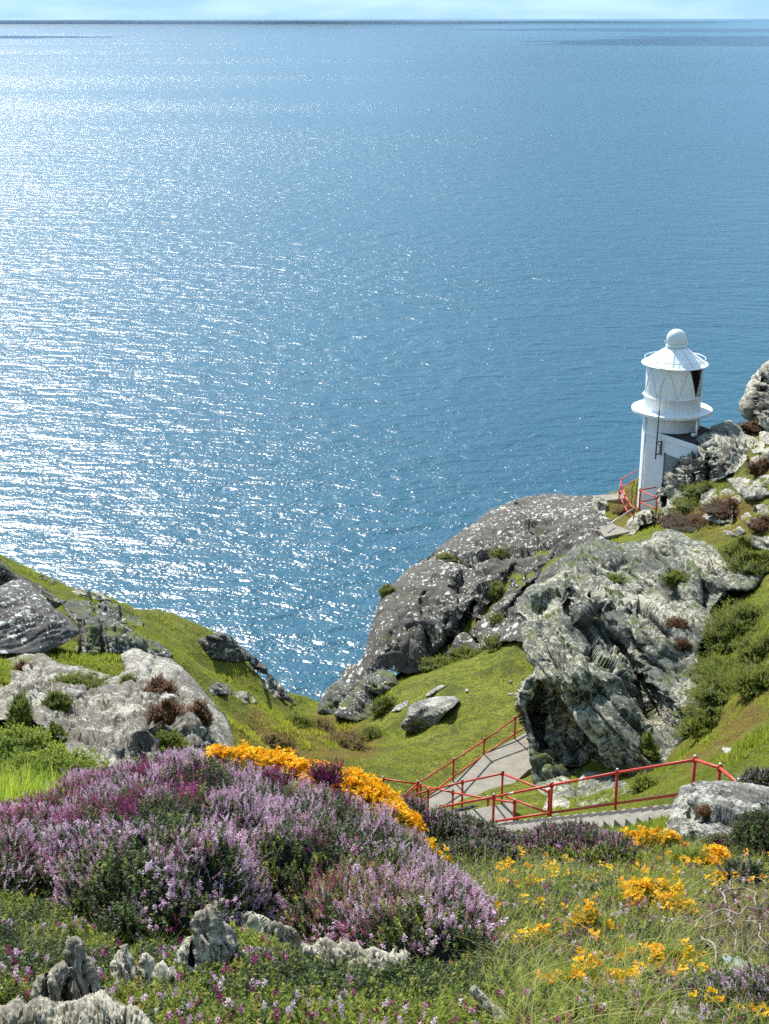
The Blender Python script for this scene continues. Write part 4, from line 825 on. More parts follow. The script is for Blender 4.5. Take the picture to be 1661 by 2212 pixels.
def zone(poly): return lambda sx, sy, P: inpoly(sx, sy, poly)
def notzone(poly): return lambda sx, sy, P: ~inpoly(sx, sy, poly)

def near_plants():
    # main heather mound
    out = [(-60, 1790), (0, 1760), (120, 1735), (150, 1700), (230, 1690), (300, 1665), (380, 1650), (450, 1655), (520, 1668), (600, 1680), (700, 1715), (780, 1745), (850, 1790), (890, 1820), (930, 1870), (985, 1920), (1030, 1975), (1045, 2030), (1010, 2075), (900, 2090), (780, 2070), (690, 2030), (600, 2010), (500, 2010), (400, 2040), (300, 2045), (220, 2020), (150, 1960), (60, 1930), (-60, 1930)]
    dep = [(0, 1780, 7.4), (0, 1900, 5.9), (200, 1700, 8.1), (200, 1850, 6.3), (250, 2000, 5.0), (400, 1660, 8.4), (450, 1800, 6.8), (450, 1900, 5.8), (450, 1990, 5.1), (600, 1690, 8.2), (700, 1800, 7.0), (650, 1930, 5.7), (800, 1770, 7.8), (850, 1900, 6.2), (900, 2040, 5.0), (1000, 1960, 5.8), (700, 2020, 5.1), (1010, 2050, 5.1)]
    global MOUND; MOUND = out
    dep = [(a, b, min(Y, G(a, min(b+35, 2120))[1]-.12) if b > 1880 else Y) for a, b, Y in dep]+[(a, b, G(a, b+12)[1]-.15) for a, b in ((100, 1950), (220, 2015), (330, 2040), (560, 2010), (780, 2065), (900, 2085))]
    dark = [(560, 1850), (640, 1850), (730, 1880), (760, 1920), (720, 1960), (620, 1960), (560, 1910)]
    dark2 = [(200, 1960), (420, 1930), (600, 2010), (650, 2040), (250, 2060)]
    seedz = [(640, 1920), (760, 1890), (900, 1900), (930, 1960), (860, 2000), (700, 1990), (630, 1960)]
    upper = [(150, 1600), (900, 1600), (1100, 2000), (960, 2000), (850, 1850), (500, 1830), (300, 1830), (150, 1790)]
    lower = lambda sx, sy, P: ~inpoly(sx, sy, upper)
    magz = [(-60, 1700), (150, 1690), (380, 1660), (460, 1700), (380, 1800), (200, 1800), (-60, 1830)]
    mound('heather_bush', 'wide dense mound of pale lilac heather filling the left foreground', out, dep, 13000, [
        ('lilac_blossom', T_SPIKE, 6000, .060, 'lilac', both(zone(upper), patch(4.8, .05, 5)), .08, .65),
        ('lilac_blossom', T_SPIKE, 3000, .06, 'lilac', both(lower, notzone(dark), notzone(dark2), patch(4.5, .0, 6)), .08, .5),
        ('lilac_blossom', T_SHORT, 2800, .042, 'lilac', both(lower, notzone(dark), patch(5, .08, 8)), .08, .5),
        ('seed_heads', T_SEED, 1100, .065, 'seedhead', zone(seedz), .06, .8),
        ('seed_heads', T_SEED, 2600, .05, 'seedhead', patch(3.0, .04, 9), .07, .7),
        ('magenta_blossom', T_SPIKE, 2300, .06, 'magenta', both(zone(magz), patch(3.4, .0, 12)), .06, .7),
        ('magenta_blossom', T_SPIKE, 1500, .058, 'magenta', patch(3.6, .18, 14), .08, .65),
        ('bright_shoots', T_SPRIG, 1000, .06, 'bright_leaf', patch(3, .2, 15), .05, .7),
        ], roll=.35, T=1.0, R=.4, seed=110, amp=.27)
    # gorse crest behind the mound
    go = [(455, 1672), (460, 1652), (500, 1650), (560, 1655), (620, 1665), (700, 1685), (760, 1700), (810, 1730), (860, 1775), (890, 1820), (880, 1840), (840, 1815), (790, 1785), (740, 1755), (690, 1735), (630, 1715), (570, 1695), (500, 1680)]
    gd = [(480, 1660, 8.5), (620, 1690, 8.35), (760, 1730, 8.1), (870, 1810, 7.75)]
    def gorse(label, out, dep, nf, nl=1500, seed=0, size=.05, **k):
        return mound('gorse_bush', label, out, dep, nl, [('spines', T_SPINE, nl, .09, 'bright_leaf', None, .03, .7), ('yellow_blossom', T_GORSE, nf, size, 'gorse', patch(5, -.2 if nf < 1000 else -2, seed+3), .08, .7)], seed=seed, cat='gorse', **{**dict(roll=.2, T=.4, amp=.05), **k})
    gorse('long crest of orange yellow gorse along the top of the lilac heather', go, gd, 2700, 1500, 120, .058, roll=.12)
    # small magenta bell heather plumes poking through the gorse
    def small(nm, label, poly, Y, layers, n_leaf, seed, **k):
        cx = np.mean([p[0] for p in poly]); y0 = min(p[1] for p in poly); y1 = max(p[1] for p in poly); h = (y1-y0)*Y*1.15/F
        layers = [(a, b_, int(n_*1.9) if 'blossom' in a else n_, sz, m_, z_, l_, u_) for a, b_, n_, sz, m_, z_, l_, u_ in layers]
        return mound(nm, label, poly, [(cx, y0, Y+h*.45), (cx, y1, Y-h*.25), (cx+20, (y0+y1)/2, Y)], n_leaf, layers, seed=seed, **{**dict(roll=min(.25, h*.5), T=max(.12, h*.8), amp=.03), **k})
    mag = lambda n, s=.05: [('magenta_blossom', T_SPIKE, n, s, 'magenta', None, .05, .75)]
    small('bell_heather', 'magenta bell heather plume on top of the gorse crest', [(680, 1684), (690, 1668), (712, 1664), (735, 1674), (735, 1690), (705, 1692)], 8.0, mag(150, .06), 100, 130, cat='heather')
    small('bell_heather', 'magenta bell heather in the left half of the gorse crest', [(575, 1700), (590, 1680), (612, 1680), (625, 1700), (612, 1725), (590, 1718)], 7.9, mag(150, .06), 100, 131, cat='heather')
    small('bell_heather', 'magenta bell heather clump under the right of the gorse crest', [(735, 1778), (748, 1760), (770, 1760), (780, 1776), (760, 1790), (742, 1790)], 7.7, mag(120, .06), 100, 132, cat='heather')
    small('bell_heather', 'purple heather clump right of the end of the gorse crest', [(840, 1765), (860, 1735), (890, 1740), (920, 1760), (900, 1800), (870, 1800)], 8.4, mag(160, .06)+[('lilac_blossom', T_SPIKE, 80, .06, 'lilac', None, .05, .7)], 300, 133, cat='heather')
    # heather slope right of the mound, below the railing
    li = lambda n, s=.055, **k: [('lilac_blossom', T_SPIKE, n, s, 'lilac', None, .05, .7)]
    small('heather_bush', 'grey lilac heather slope just below the railing', [(880, 1790), (930, 1765), (1000, 1775), (1060, 1800), (1120, 1830), (1130, 1855), (1060, 1860), (990, 1850), (920, 1830)], 9.3, li(700, .06)+mag(120), 2200, 134)
    small('heather_bush', 'dark and lilac heather patch in the slope above centre right', [(950, 1850), (1000, 1835), (1060, 1840), (1120, 1862), (1100, 1890), (1020, 1890), (960, 1875)], 8.5, li(380), 1500, 135)
    small('heather_bush', 'mixed purple and green heather bush below the stairs', [(1100, 1860), (1125, 1825), (1180, 1800), (1240, 1795), (1300, 1812), (1350, 1830), (1370, 1870), (1360, 1920), (1290, 1935), (1220, 1945), (1150, 1940), (1110, 1900)], 8.6, [('purple_blossom', T_SPIKE, 600, .055, 'magenta', lambda sx, sy, P: sy < 1870, .05, .7), ('lilac_blossom', T_SPIKE, 800, .055, 'lilac', lambda sx, sy, P: sy < 1880, .05, .7), ('purple_blossom', T_SHORT, 160, .04, 'magenta', None, .05, .7), ('bright_shoots', T_SPRIG, 2200, .075, 'bright_leaf', lambda sx, sy, P: sy > 1850, .05, .7)], 3500, 136)
    small('heather_bush', 'crimson heather bush between the pale boulder and the yellow gorse', [(1520, 1850), (1540, 1828), (1590, 1820), (1640, 1825), (1661, 1850), (1640, 1880), (1560, 1880)], 9.4, mag(420, .055), 1200, 137)
    small('heather_bush', 'dark green heather with few purple flowers at the right edge', [(1590, 1810), (1610, 1780), (1661, 1765), (1720, 1780), (1720, 1890), (1640, 1890), (1600, 1860)], 9.0, mag(130, .05), 2600, 138)
    small('heather_bush', 'dark little heather bush on the boulder top at the right edge', [(1600, 1700), (1610, 1680), (1640, 1668), (1700, 1675), (1700, 1710), (1640, 1708)], 15.2, [('lilac_blossom', T_SPIKE, 160, .07, 'lilac', None, .05, .7)], 900, 139)
    small('heather_bush', 'pale lilac sprig clump at right beneath the gorse', [(1560, 1900), (1580, 1878), (1620, 1880), (1640, 1900), (1610, 1915), (1575, 1915)], 7.6, li(120, .05), 300, 140)
    small('heather_bush', 'lilac heather patch in the bottom right corner', [(1340, 2212), (1370, 2170), (1420, 2150), (1500, 2150), (1560, 2130), (1661, 2120), (1720, 2140), (1720, 2280), (1340, 2280)], 3.95, [('lilac_blossom', T_SPIKE, 900, .042, 'lilac', None, .04, .75)], 2600, 141, leaf=('heath_leaf', .05))
    small('heather_bush', 'dark heather with scattered lilac flowers at the left edge', [(-60, 2030), (0, 2015), (50, 2050), (85, 2090), (80, 2140), (40, 2170), (-60, 2180)], 4.6, [('lilac_blossom', T_SHORT, 230, .035, 'lilac', patch(6, .0, 4), .04, .7)], 2000, 142, leaf=('heath_leaf', .05))
    small('heather_bush', 'small lilac heather tuft left of bottom centre', [(330, 2170), (350, 2120), (400, 2110), (430, 2140), (440, 2190), (380, 2200)], 4.3, [('lilac_blossom', T_SHORT, 130, .032, 'lilac', None, .04, .7)], 500, 143, leaf=('bright_leaf', .05))
    small('bell_heather', 'bright magenta bell heather in front of the upright jagged rock', [(400, 2085), (430, 2055), (480, 2035), (520, 2045), (590, 2070), (620, 2090), (600, 2115), (520, 2125), (430, 2110)], 4.75, [('magenta_blossom', T_SHORT, 230, .035, 'magenta', patch(6, -.1, 3), .05, .7), ('bright_shoots', T_SPRIG, 2000, .055, 'bright_leaf', None, .04, .7)], 1500, 144, cat='heather', leaf=('bright_leaf', .05))
    small('bell_heather', 'pink bell heather tuft at bottom centre', [(660, 2190), (680, 2150), (740, 2140), (780, 2170), (770, 2212), (700, 2220)], 4.1, [('magenta_blossom', T_SHORT, 70, .03, 'magenta', None, .04, .7), ('lilac_blossom', T_SHORT, 100, .03, 'lilac', None, .04, .7)], 500, 145, cat='heather', leaf=('bright_leaf', .05))
    small('bell_heather', 'single magenta bell heather sprig right of the rock teeth', [(975, 2130), (990, 2110), (1015, 2108), (1020, 2130), (1000, 2150)], 4.5, [('magenta_blossom', T_SHORT, 45, .035, 'magenta', None, .04, .7)], 120, 146, cat='heather', leaf=('bright_leaf', .05))
    small('bell_heather', 'crimson bell heather left of the lower gorse clusters', [(1130, 2080), (1150, 2055), (1190, 2050), (1200, 2075), (1170, 2100), (1135, 2100)], 5.0, mag(90, .045), 250, 147, cat='heather', leaf=('heath_leaf', .05))
    small('bell_heather', 'purple bell heather in the middle of the lower gorse', [(1225, 2060), (1250, 2030), (1290, 2040), (1310, 2070), (1280, 2090), (1240, 2085)], 5.2, mag(130, .045), 300, 148, cat='heather', leaf=('heath_leaf', .05))
    small('heather_bush', 'faint lilac heather in the grass right of the mound', [(1230, 1990), (1260, 1950), (1320, 1930), (1340, 1960), (1290, 1990)], 6.4, li(120, .05), 500, 149)
    # lower right gorse
    GC = [([(1355, 1835), (1375, 1818), (1420, 1820), (1460, 1830), (1450, 1850), (1400, 1850)], 9.6, 90, 'yellow gorse just right of the boulder foot, upper of two patches'),
          ([(1460, 1862), (1480, 1850), (1530, 1862), (1560, 1880), (1550, 1905), (1500, 1900), (1470, 1885)], 8.6, 110, 'yellow gorse patch under the crimson heather at right'),
          ([(1080, 1945), (1110, 1930), (1150, 1935), (1160, 1965), (1120, 1975), (1090, 1965)], 6.9, 45, 'thin yellow gorse in the long grass right of the mound'),
          ([(1290, 1985), (1320, 1960), (1370, 1955), (1400, 1935), (1430, 1940), (1445, 1975), (1430, 2010), (1370, 2015), (1310, 2010)], 6.1, 170, 'largest yellow gorse patch in the right foreground'),
          ([(1430, 1990), (1460, 1975), (1485, 1990), (1480, 2020), (1450, 2035), (1430, 2020)], 5.9, 60, 'gorse clump beside the dead branches'),
          ([(1260, 2040), (1270, 2010), (1290, 2008), (1295, 2040), (1280, 2055)], 5.4, 30, 'narrow gorse tuft between grass and purple bell heather'),
          ([(1250, 2110), (1260, 2100), (1290, 2102), (1292, 2130), (1270, 2140), (1250, 2130)], 4.75, 45, 'round yellow gorse cluster at lower right'),
          ([(1330, 2115), (1350, 2095), (1385, 2092), (1395, 2110), (1370, 2125), (1340, 2125)], 4.75, 50, 'wide yellow gorse cluster right of the round one'),
          ([(1430, 2100), (1450, 2090), (1470, 2108), (1495, 2120), (1490, 2140), (1445, 2135)], 4.6, 55, 'yellow gorse cluster above the lilac corner patch'),
          ([(1215, 2160), (1240, 2145), (1300, 2145), (1330, 2160), (1320, 2180), (1260, 2185), (1220, 2178)], 4.2, 85, 'broad yellow gorse row near the bottom edge'),
          ([(1085, 2180), (1095, 2168), (1110, 2172), (1112, 2190), (1095, 2195)], 4.1, 14, 'small gorse flower cluster at bottom centre right'),
          ([(1150, 2060), (1165, 2050), (1185, 2052), (1180, 2070), (1160, 2072)], 5.0, 14, 'gorse flowers beside the crimson bell heather'),
          ([(885, 1845), (900, 1835), (935, 1850), (940, 1880), (915, 1875)], 7.8, 30, 'sparse gorse where the crest runs into the grass'),
          ([(1310, 2082), (1325, 2065), (1350, 2070), (1345, 2090), (1325, 2095)], 4.95, 22, 'gorse tuft just above the wide cluster'),]
    for k, (o, Y, nf, lb) in enumerate(GC):
        h = (max(p[1] for p in o)-min(p[1] for p in o))*Y*1.15/F; cx = np.mean([p[0] for p in o]); y0 = min(p[1] for p in o); y1 = max(p[1] for p in o)
        nf = int(nf*2.4)
        gorse(lb, o, [(cx, y0, Y+h*.4), (cx, y1, Y-h*.25), (cx+20, (y0+y1)/2, Y)], nf, nf*4, 150+k, .046 if Y < 7 else .06, roll=min(.15, h*.5), T=max(.1, h*.6), amp=.02, leaf=('heath_leaf', .05))

def scatter_plan(n, y0, y1, dens_pow=2.0, hw=.42, rng=RNG):
    """random ground points, thinning with distance"""
    u = rng.uniform(0, 1, n)
    y = y0*(y1/y0)**u if dens_pow == 2 else y0+(y1-y0)*u
    x = rng.uniform(-1, 1, n)*(hw*y+.3)
    return x, y

NEAR_BARE = cC([(1120, 560), (1300, 480), (1661, 470), (1800, 600), (1800, 980), (1500, 1000), (1350, 1010), (1240, 800)])
def ground_plants():
    rng = np.random.default_rng(21)
    # long pale grass through the foreground
    x, y = scatter_plan(24000, 3.2, 13, rng=rng); z = terr(x, y); P = np.stack([x, y, z], -1); sx, sy = proj(P)
    v = fbm(P*1.3, 3, 31)
    free = ~inpoly(sx, sy, MOUND)
    for ro in ROCKOUT: free &= ~inpoly(sx, sy, ro)
    inb = inpoly(sx, sy, NEAR_BARE)
    lush = inpoly(sx, sy, [(960, 1820), (1661, 1840), (1720, 2300), (900, 2300), (1040, 2100), (1050, 2000)])
    keep = free & (v > np.where(lush, -.35, -.12)) & (~inb | (rng.uniform(0, 1, len(x)) < .12)) & ((y > 5.4) == (y > 5.4))
    x, y, P, v = x[keep], y[keep], P[keep], v[keep]
    d = np.stack([rng.normal(.25, .35, len(x)), rng.normal(0, .3, len(x)), np.ones(len(x))], -1)
    rn = np.clip(.6+.5*fbm(P*.8, 2, 40)+rng.normal(0, .3, len(x)), 0, 1)
    sx, sy = proj(P); lush2 = inpoly(sx, sy, [(960, 1820), (1661, 1840), (1720, 2300), (1100, 2300), (1060, 2100), (1050, 2000)])
    sc = rng.uniform(.08, .2, len(x))*np.where(lush2, 1, .6)
    h = len(x)//2
    o = layer('long_grass', T_LONG, P[:h], d[:h], sc[:h], M['grass'], None, rn[:h]); 
    o = layer('arching_grass', T_ARCH, P[h:], d[h:], sc[h:]*1.15, M['grass'], None, rn[h:])
    # low heath leaves and moss under it
    x, y = scatter_plan(110000, 3.2, 21, rng=rng); z = terr(x, y); P = np.stack([x, y, z], -1); sx, sy = proj(P)
    inb = inpoly(sx, sy, NEAR_BARE); keep = ~inb | (rng.uniform(0, 1, len(x)) < .1)
    for ro in ROCKOUT+[MOUND]: keep &= ~inpoly(sx, sy, ro) & ~inpoly(sx, sy-14, ro)
    P = P[keep]; d = np.stack([rng.normal(0, .45, len(P)), rng.normal(0, .45, len(P)), np.ones(len(P))], -1)
    v = fbm(P*1.6, 3, 51)
    m = v+rng.normal(0, .22, len(P)) > -.02
    layer('heath_leaves', T_SPRIG, P[~m], d[~m], rng.uniform(.03, .075, (~m).sum()), M['bright_leaf'], None)
    k_ = rng.uniform(0, 1, len(P)) < .16; k_ &= ~m; layer('brown_heath_leaves', T_SPRIG, P[k_], d[k_], rng.uniform(.03, .08, k_.sum()), M['dry_leaf'], None); layer('dark_heath_leaves', T_SPRIG, P[m], d[m], rng.uniform(.035, .085, m.sum()), M['heath_leaf'], None)
    # loose flowers among the grass
    x, y = scatter_plan(3600, 3.4, 9.5, rng=rng); P = np.stack([x, y, terr(x, y)+.05], -1); v = fbm(P*1.8, 2, 60); m = v > np.where(x > .6, -.12, .14); sx, sy = proj(P); m &= ~inpoly(sx, sy, MOUND)
    for ro in ROCKOUT: m &= ~inpoly(sx, sy, ro) & ~inpoly(sx, sy-14, ro)
    P = P[m]; d = np.stack([rng.normal(0, .3, len(P)), rng.normal(0, .3, len(P)), np.ones(len(P))], -1)
    h = int(len(P)*.6)
    layer('loose_lilac_flowers', T_SHORT, P[:h], d[:h], rng.uniform(.025, .045, h), M['lilac'], None)
    layer('loose_magenta_flowers', T_SHORT, P[h:], d[h:], rng.uniform(.025, .045, len(P)-h), M['magenta'], None)
    x, y = scatter_plan(1500, 3.6, 9.5, rng=rng); P = np.stack([x, y, terr(x, y)+.07], -1); sx, sy = proj(P); v = fbm(P*1.5, 3, 88)
    P = P[(v > .05) & (sx > 1060) & ~inpoly(sx, sy, NEAR_BARE) & ~inpoly(sx, sy, MOUND)]
    layer('loose_gorse_flowers', T_GORSE, P, np.stack([rng.normal(0, .3, len(P)), rng.normal(0, .3, len(P)), np.ones(len(P))], -1), rng.uniform(.025, .05, len(P)), M['gorse'], None)
    # dry tangled straw over the bare patch
    x, y = scatter_plan(9000, 4, 8.5, rng=rng); P = np.stack([x, y, terr(x, y)], -1); sx, sy = proj(P); m = inpoly(sx, sy, NEAR_BARE)
    P = P[m]; d = np.stack([rng.normal(0, 1, len(P)), rng.normal(0, 1, len(P)), np.full(len(P), .35)], -1)
    layer('dry_straw', T_LONG, P, d, rng.uniform(.06, .13, len(P)), M['grass'], None, rng.uniform(.75, 1, len(P)))
    # short turf of the lawn and slopes
    x, y = scatter_plan(230000, 15, 66, hw=.34, rng=rng); z = terr(x, y); P = np.stack([x, y, z], -1)
    on = path_mask(x, y); P = P[~on]
    ye = np.interp(P[:, 0], EX, EY); P = P[P[:, 1] < ye+2]
    sx, sy = proj(P); P = P[(sx > -120) & (sx < 1780) & (sy < 1860) & (sy > 800)]
    sx, sy = proj(P)
    rough = np.clip(fbm(P*.5, 3, 70)*1.4+.2, 0, 1)
    lawnz = inpoly(sx, sy, [(700, 1640), (880, 1480), (1130, 1370), (1170, 1800), (800, 1800)])
    tus = np.clip(fbm(P*1.7, 3, 77)*2.2, 0, 1)
    sc = (.035+.05*rng.uniform(0, 1, len(P)))*(1+.9*rough)*np.where(lawnz, .55+.5*tus, 1.0+1.5*tus)
    dryb = np.exp(-(((sx-670)/190)**2+((sy-1588)/45)**2))*np.clip(.7+fbm(P*.7, 2, 9), 0, 1)+.6*np.exp(-(((sx-1345)/60)**2+((sy-1090)/60)**2))+.5*np.exp(-(((sx-1560)/150)**2+((sy-1120)/40)**2))
    rat = P[:, 0]/P[:, 1]; rgh = np.clip((rat-.17)*14, 0, 1)+.6*np.clip((-.10-rat)*12, 0, 1)
    rn = np.clip(.36-.22*tus+.2*rgh*np.sign(fbm(P*.45+9, 4, 33)-.08)+.6*fbm(P*.8, 4, 71)+rng.normal(0, .16, len(P))+.95*dryb, 0, 1)
    d = np.stack([rng.normal(0, .25, len(P)), rng.normal(0, .25, len(P)), np.ones(len(P))], -1)
    layer('short_turf_grass', T_LAWN, P, d, sc*(1+.8*dryb), M['lawn'], None, rn)
    # bright tussock at the left edge behind the heather
    t = thing('grass_tussock', 'bright yellow green tussock of stiff grass at the left edge', 'grass tussock', tuple(Wp(60, 1740, 9.2)))
    bx = np.stack([rng.uniform(-90, 190, 430), rng.uniform(1715, 1770, 430)], -1); B = Wp(bx[:, 0], bx[:, 1], rng.uniform(8.0, 9.6, 430)); B[:, 2] -= .02
    d = np.stack([rng.normal(.15, .22, 430), rng.normal(0, .2, 430), np.ones(430)], -1)
    layer('blades', T_STIFF, B-np.array(t.location), d, rng.uniform(.22, .46, 430)*np.clip(1.25-np.abs(bx[:, 0]-50)/220, .35, 1), M['tussock'], t)
    # tall blades arching out of the mound
    for k, (sx_, sy_, Y, dx, L_) in enumerate([(400, 1960, 6.3, -.35, .45), (560, 1900, 6.4, -.3, .5), (640, 1850, 6.9, .35, .3), (900, 1990, 5.8, .3, .35), (940, 2050, 5.6, .3, .3), (250, 1960, 6.2, -.4, .35), (120, 1850, 6.9, -.5, .3), (330, 1740, 8.0, .2, .35), (365, 2090, 4.9, .12, .35)]):
        p0 = Wp(sx_, sy_, Y); pts = [p0+np.array([dx*L_*2.1*tt**1.7, -.15*tt, L_*(1.5*tt-1.15*tt**2.3)]) for tt in np.linspace(0, 1, 12)]
        o = MB().path(pts, np.linspace(.0035, .001, 12), 4).build('grass_stalk', M['tussock'], None, True)
        o.data.attributes.new('rnd', 'FLOAT', 'POINT').data.foreach_set('value', np.full(48, .35, np.float32))
        tag(o, ['long arching green blade left of mound middle', 'tall hooked green blade in the middle of the heather mound', 'short hooked blade right of the tall hooked one', 'arching blade at the right end of the heather mound', 'curved blade at the lower right foot of the mound', 'thin blade leaning left from the dark part of the mound', 'blade curling over the heather at the left edge', 'pale blade rising from the heather beneath the outcrop', 'single upright blade in front of the jagged rock gap'][k], 'grass blade', 'long blades arching out of the heather')
def path_mask(x, y):
    out = np.zeros(np.shape(x), bool)
    for poly in PATHS: out |= inpoly(x, y, poly)
    return out

def bush(name, label, sx, sy, w, h, mat, n, seed, flowers=None, Y=None, cat='shrub', lift=.35, size=.11):
    """low rounded shrub standing on the slope (w, h in picture units)"""
    g = G(sx, sy+h*.35) if Y is None else Wp(sx, sy+h*.35, Y)
    D = g[1]*1.1; rx = w*D/F/2; rz = h*D/F/2*1.0; ry = max(rx, rz)*.8
    t = thing(name, label, cat, tuple(g)); rng = np.random.default_rng(seed)
    nu, nv = 40, 22; th = np.linspace(0, 2*np.pi, nu, endpoint=False); ph = np.linspace(-.5, 1, nv)*np.pi/2
    U, Vv = np.meshgrid(th, ph); dirs = np.stack([np.cos(U)*np.cos(Vv), np.sin(U)*np.cos(Vv), np.sin(Vv)], -1).reshape(-1, 3)
    q = dirs*np.array([rx*1.1, ry*1.2, rz*.95]); q = q*(1+1.15*fbm(dirs*2.7+seed, 4, seed))[:, None]+np.array([0, 0, rz*.1])
    i = (np.arange(nv-1)[:, None]*nu+np.arange(nu)[None]); j = (np.arange(nv-1)[:, None]*nu+(np.arange(nu)+1)[None] % nu)
    mesh_np('twig_core', q*.9, np.stack([i.ravel(), j.ravel(), j.ravel()+nu, i.ravel()+nu], -1), M['core_green'] if mat == 'scrub' else M['core'], t)
    k = rng.integers(0, len(q), n); p = q[k]*rng.uniform(.8, 1.12, n)[:, None]+rng.normal(0, .05, (n, 3))*min(1, rx); m = p[:, 2] > -rz*.8
    p = p[m]; nn = dirs[k][m]; d = nn*.6+np.array([0, 0, .55])+rng.normal(0, .25, p.shape)
    rn = np.clip(.45+.45*fbm(p*3+seed, 2, 4)+rng.normal(0, .18, len(p)), 0, 1)
    layer('foliage', T_SPRIG, p, d, size*rng.uniform(.4, 1.7, len(p)), M[mat], t, rn)
    if flowers:
        fm, fn, fs = flowers; k = rng.choice(np.nonzero(m)[0], fn) if False else rng.integers(0, len(p), fn)
        layer('blossom', T_SPIKE, p[k], d[k], fs*rng.uniform(.7, 1.2, fn), M[fm], t)
    return t
def far_plants():
    B = [
     ('heath_shrub', 'dark green scrub clump right of the cliff crest', (1530, 1290), 90, 50, 'scrub', 900),
     ('heath_shrub', 'low mossy clump on the upper right of the cliff rock', (1530, 1240), 60, 40, 'scrub', 500),
     ('heath_shrub', 'round green bush at right edge beside the cliff top', (1620, 1330), 120, 44, 'scrub', 1100),
     ('heath_shrub', 'dark bush below the round green one at the right edge', (1580, 1370), 90, 50, 'scrub', 800),
     ('heath_shrub', 'wide green scrub in the middle of the right slope', (1570, 1440), 110, 40, 'scrub', 1000),
     ('heath_shrub', 'scrub clump at the right edge above the white stone', (1640, 1460), 90, 60, 'scrub', 800),
     ('heath_shrub', 'small green scrub touching the lower right cliff side', (1540, 1500), 60, 40, 'scrub', 500),
     ('heath_shrub', 'olive shrub on the skyline slope at the right edge', (1630, 1210), 90, 60, 'scrub', 900),
     ('heath_shrub', 'dark shrub beside the notch above the right slope', (1600, 1180), 60, 40, 'scrub', 500),
     ('heath_shrub', 'mossy strip on the crag below the lighthouse', (1500, 1090), 90, 30, 'scrub', 500),
     ('heath_shrub', 'mossy hollow on the crag left of the white stone', (1525, 1058), 70, 26, 'scrub', 400),
     ('heath_shrub', 'broad dark scrub filling the slope right of the cliff middle', (1590, 1480), 150, 44, 'scrub', 1200),
     ('heath_shrub', 'lowest scrub patch on the slope right of the cliff', (1530, 1555), 90, 50, 'scrub', 700),
     ('heath_shrub', 'scrub at the right edge level with the cave in the cliff', (1650, 1400), 90, 50, 'scrub', 700),
     ('brown_heather', 'rusty brown heather between the two skyline rocks', (1625, 925), 70, 44, 'brown_leaf', 700),
     ('brown_heather', 'rusty brown heather on the middle of the right hillside', (1575, 1095), 90, 24, 'brown_leaf', 500),
     ('brown_heather', 'rusty heather patch at the right edge above the turf', (1650, 1130), 60, 24, 'brown_leaf', 350),
     ('brown_heather', 'brown and green heather under the right edge rock', (1650, 1005), 50, 34, 'brown_leaf', 400),
     ('heath_shrub', 'small tuft in the crack under the cliff by the stairs', (1395, 1690), 40, 30, 'scrub', 300),
     ('heath_shrub', 'grassy tuft at the right foot of the cliff', (1410, 1645), 34, 40, 'scrub', 300),
     ('heath_shrub', 'dark green heath left of the pale outcrop at the left edge', (20, 1630), 140, 34, 'bright_leaf', 1300),
     ('heath_shrub', 'mossy green heath between the tussock and the pale outcrop', (110, 1672), 130, 26, 'bright_leaf', 1000),
     ('grass_clump', 'brown tufted hummock at the gully head above the lawn', (690, 1570), 60, 26, 'dry_leaf', 400),
     ('brown_heather', 'low rusty mat across the turf under the big crag', (1500, 1130), 120, 22, 'brown_leaf', 500),
     ('brown_heather', 'rust coloured mat by the brown ground at the tower foot', (1345, 1105), 40, 20, 'dry_leaf', 300),
     ('grass_clump', 'dark green tuft on the left side of the gully head', (640, 1560), 50, 24, 'scrub', 350),
     ('grass_clump', 'rusty grass hummock left of the gully', (590, 1600), 70, 24, 'dry_leaf', 400),
     ('grass_clump', 'shaggy orange brown hummock in the middle of the dry turf', (740, 1600), 80, 26, 'dry_leaf', 450),
     ('grass_clump', 'green tuft at the lawn edge above the gully', (800, 1585), 50, 22, 'scrub', 300),
     ('grass_clump', 'low green tuft beside the foot of the dark craggy rock', (835, 1520), 50, 26, 'scrub', 350),
     ('grass_clump', 'green tuft in the mouth of the dark fissure', (950, 1430), 60, 24, 'scrub', 400),
     ('grass_clump', 'grass tuft at the top edge of the lawn under the headland', (1010, 1410), 60, 20, 'scrub', 350),
     ('grass_clump', 'grass tuft against the cliff at the top right of the lawn', (1090, 1385), 70, 20, 'scrub', 400),
    ]
    for k, (nm, lb, (sx, sy), w, h, mt, n) in enumerate(B): bush(nm, lb, sx, sy, w, h, mt, n*5, 200+k, cat={'heath_shrub': 'shrub', 'brown_heather': 'heather', 'grass_clump': 'grass clump'}[nm], size=.10)
    # plants growing on the rocks: Y given from the rock
    def on(rk, sx, sy):
        used, GX, GY, P, Nv, D = rocks[rk][1]; px, py = proj(P); i = np.argmin((px-sx)**2+(py-sy)**2); return float(P[i, 1])
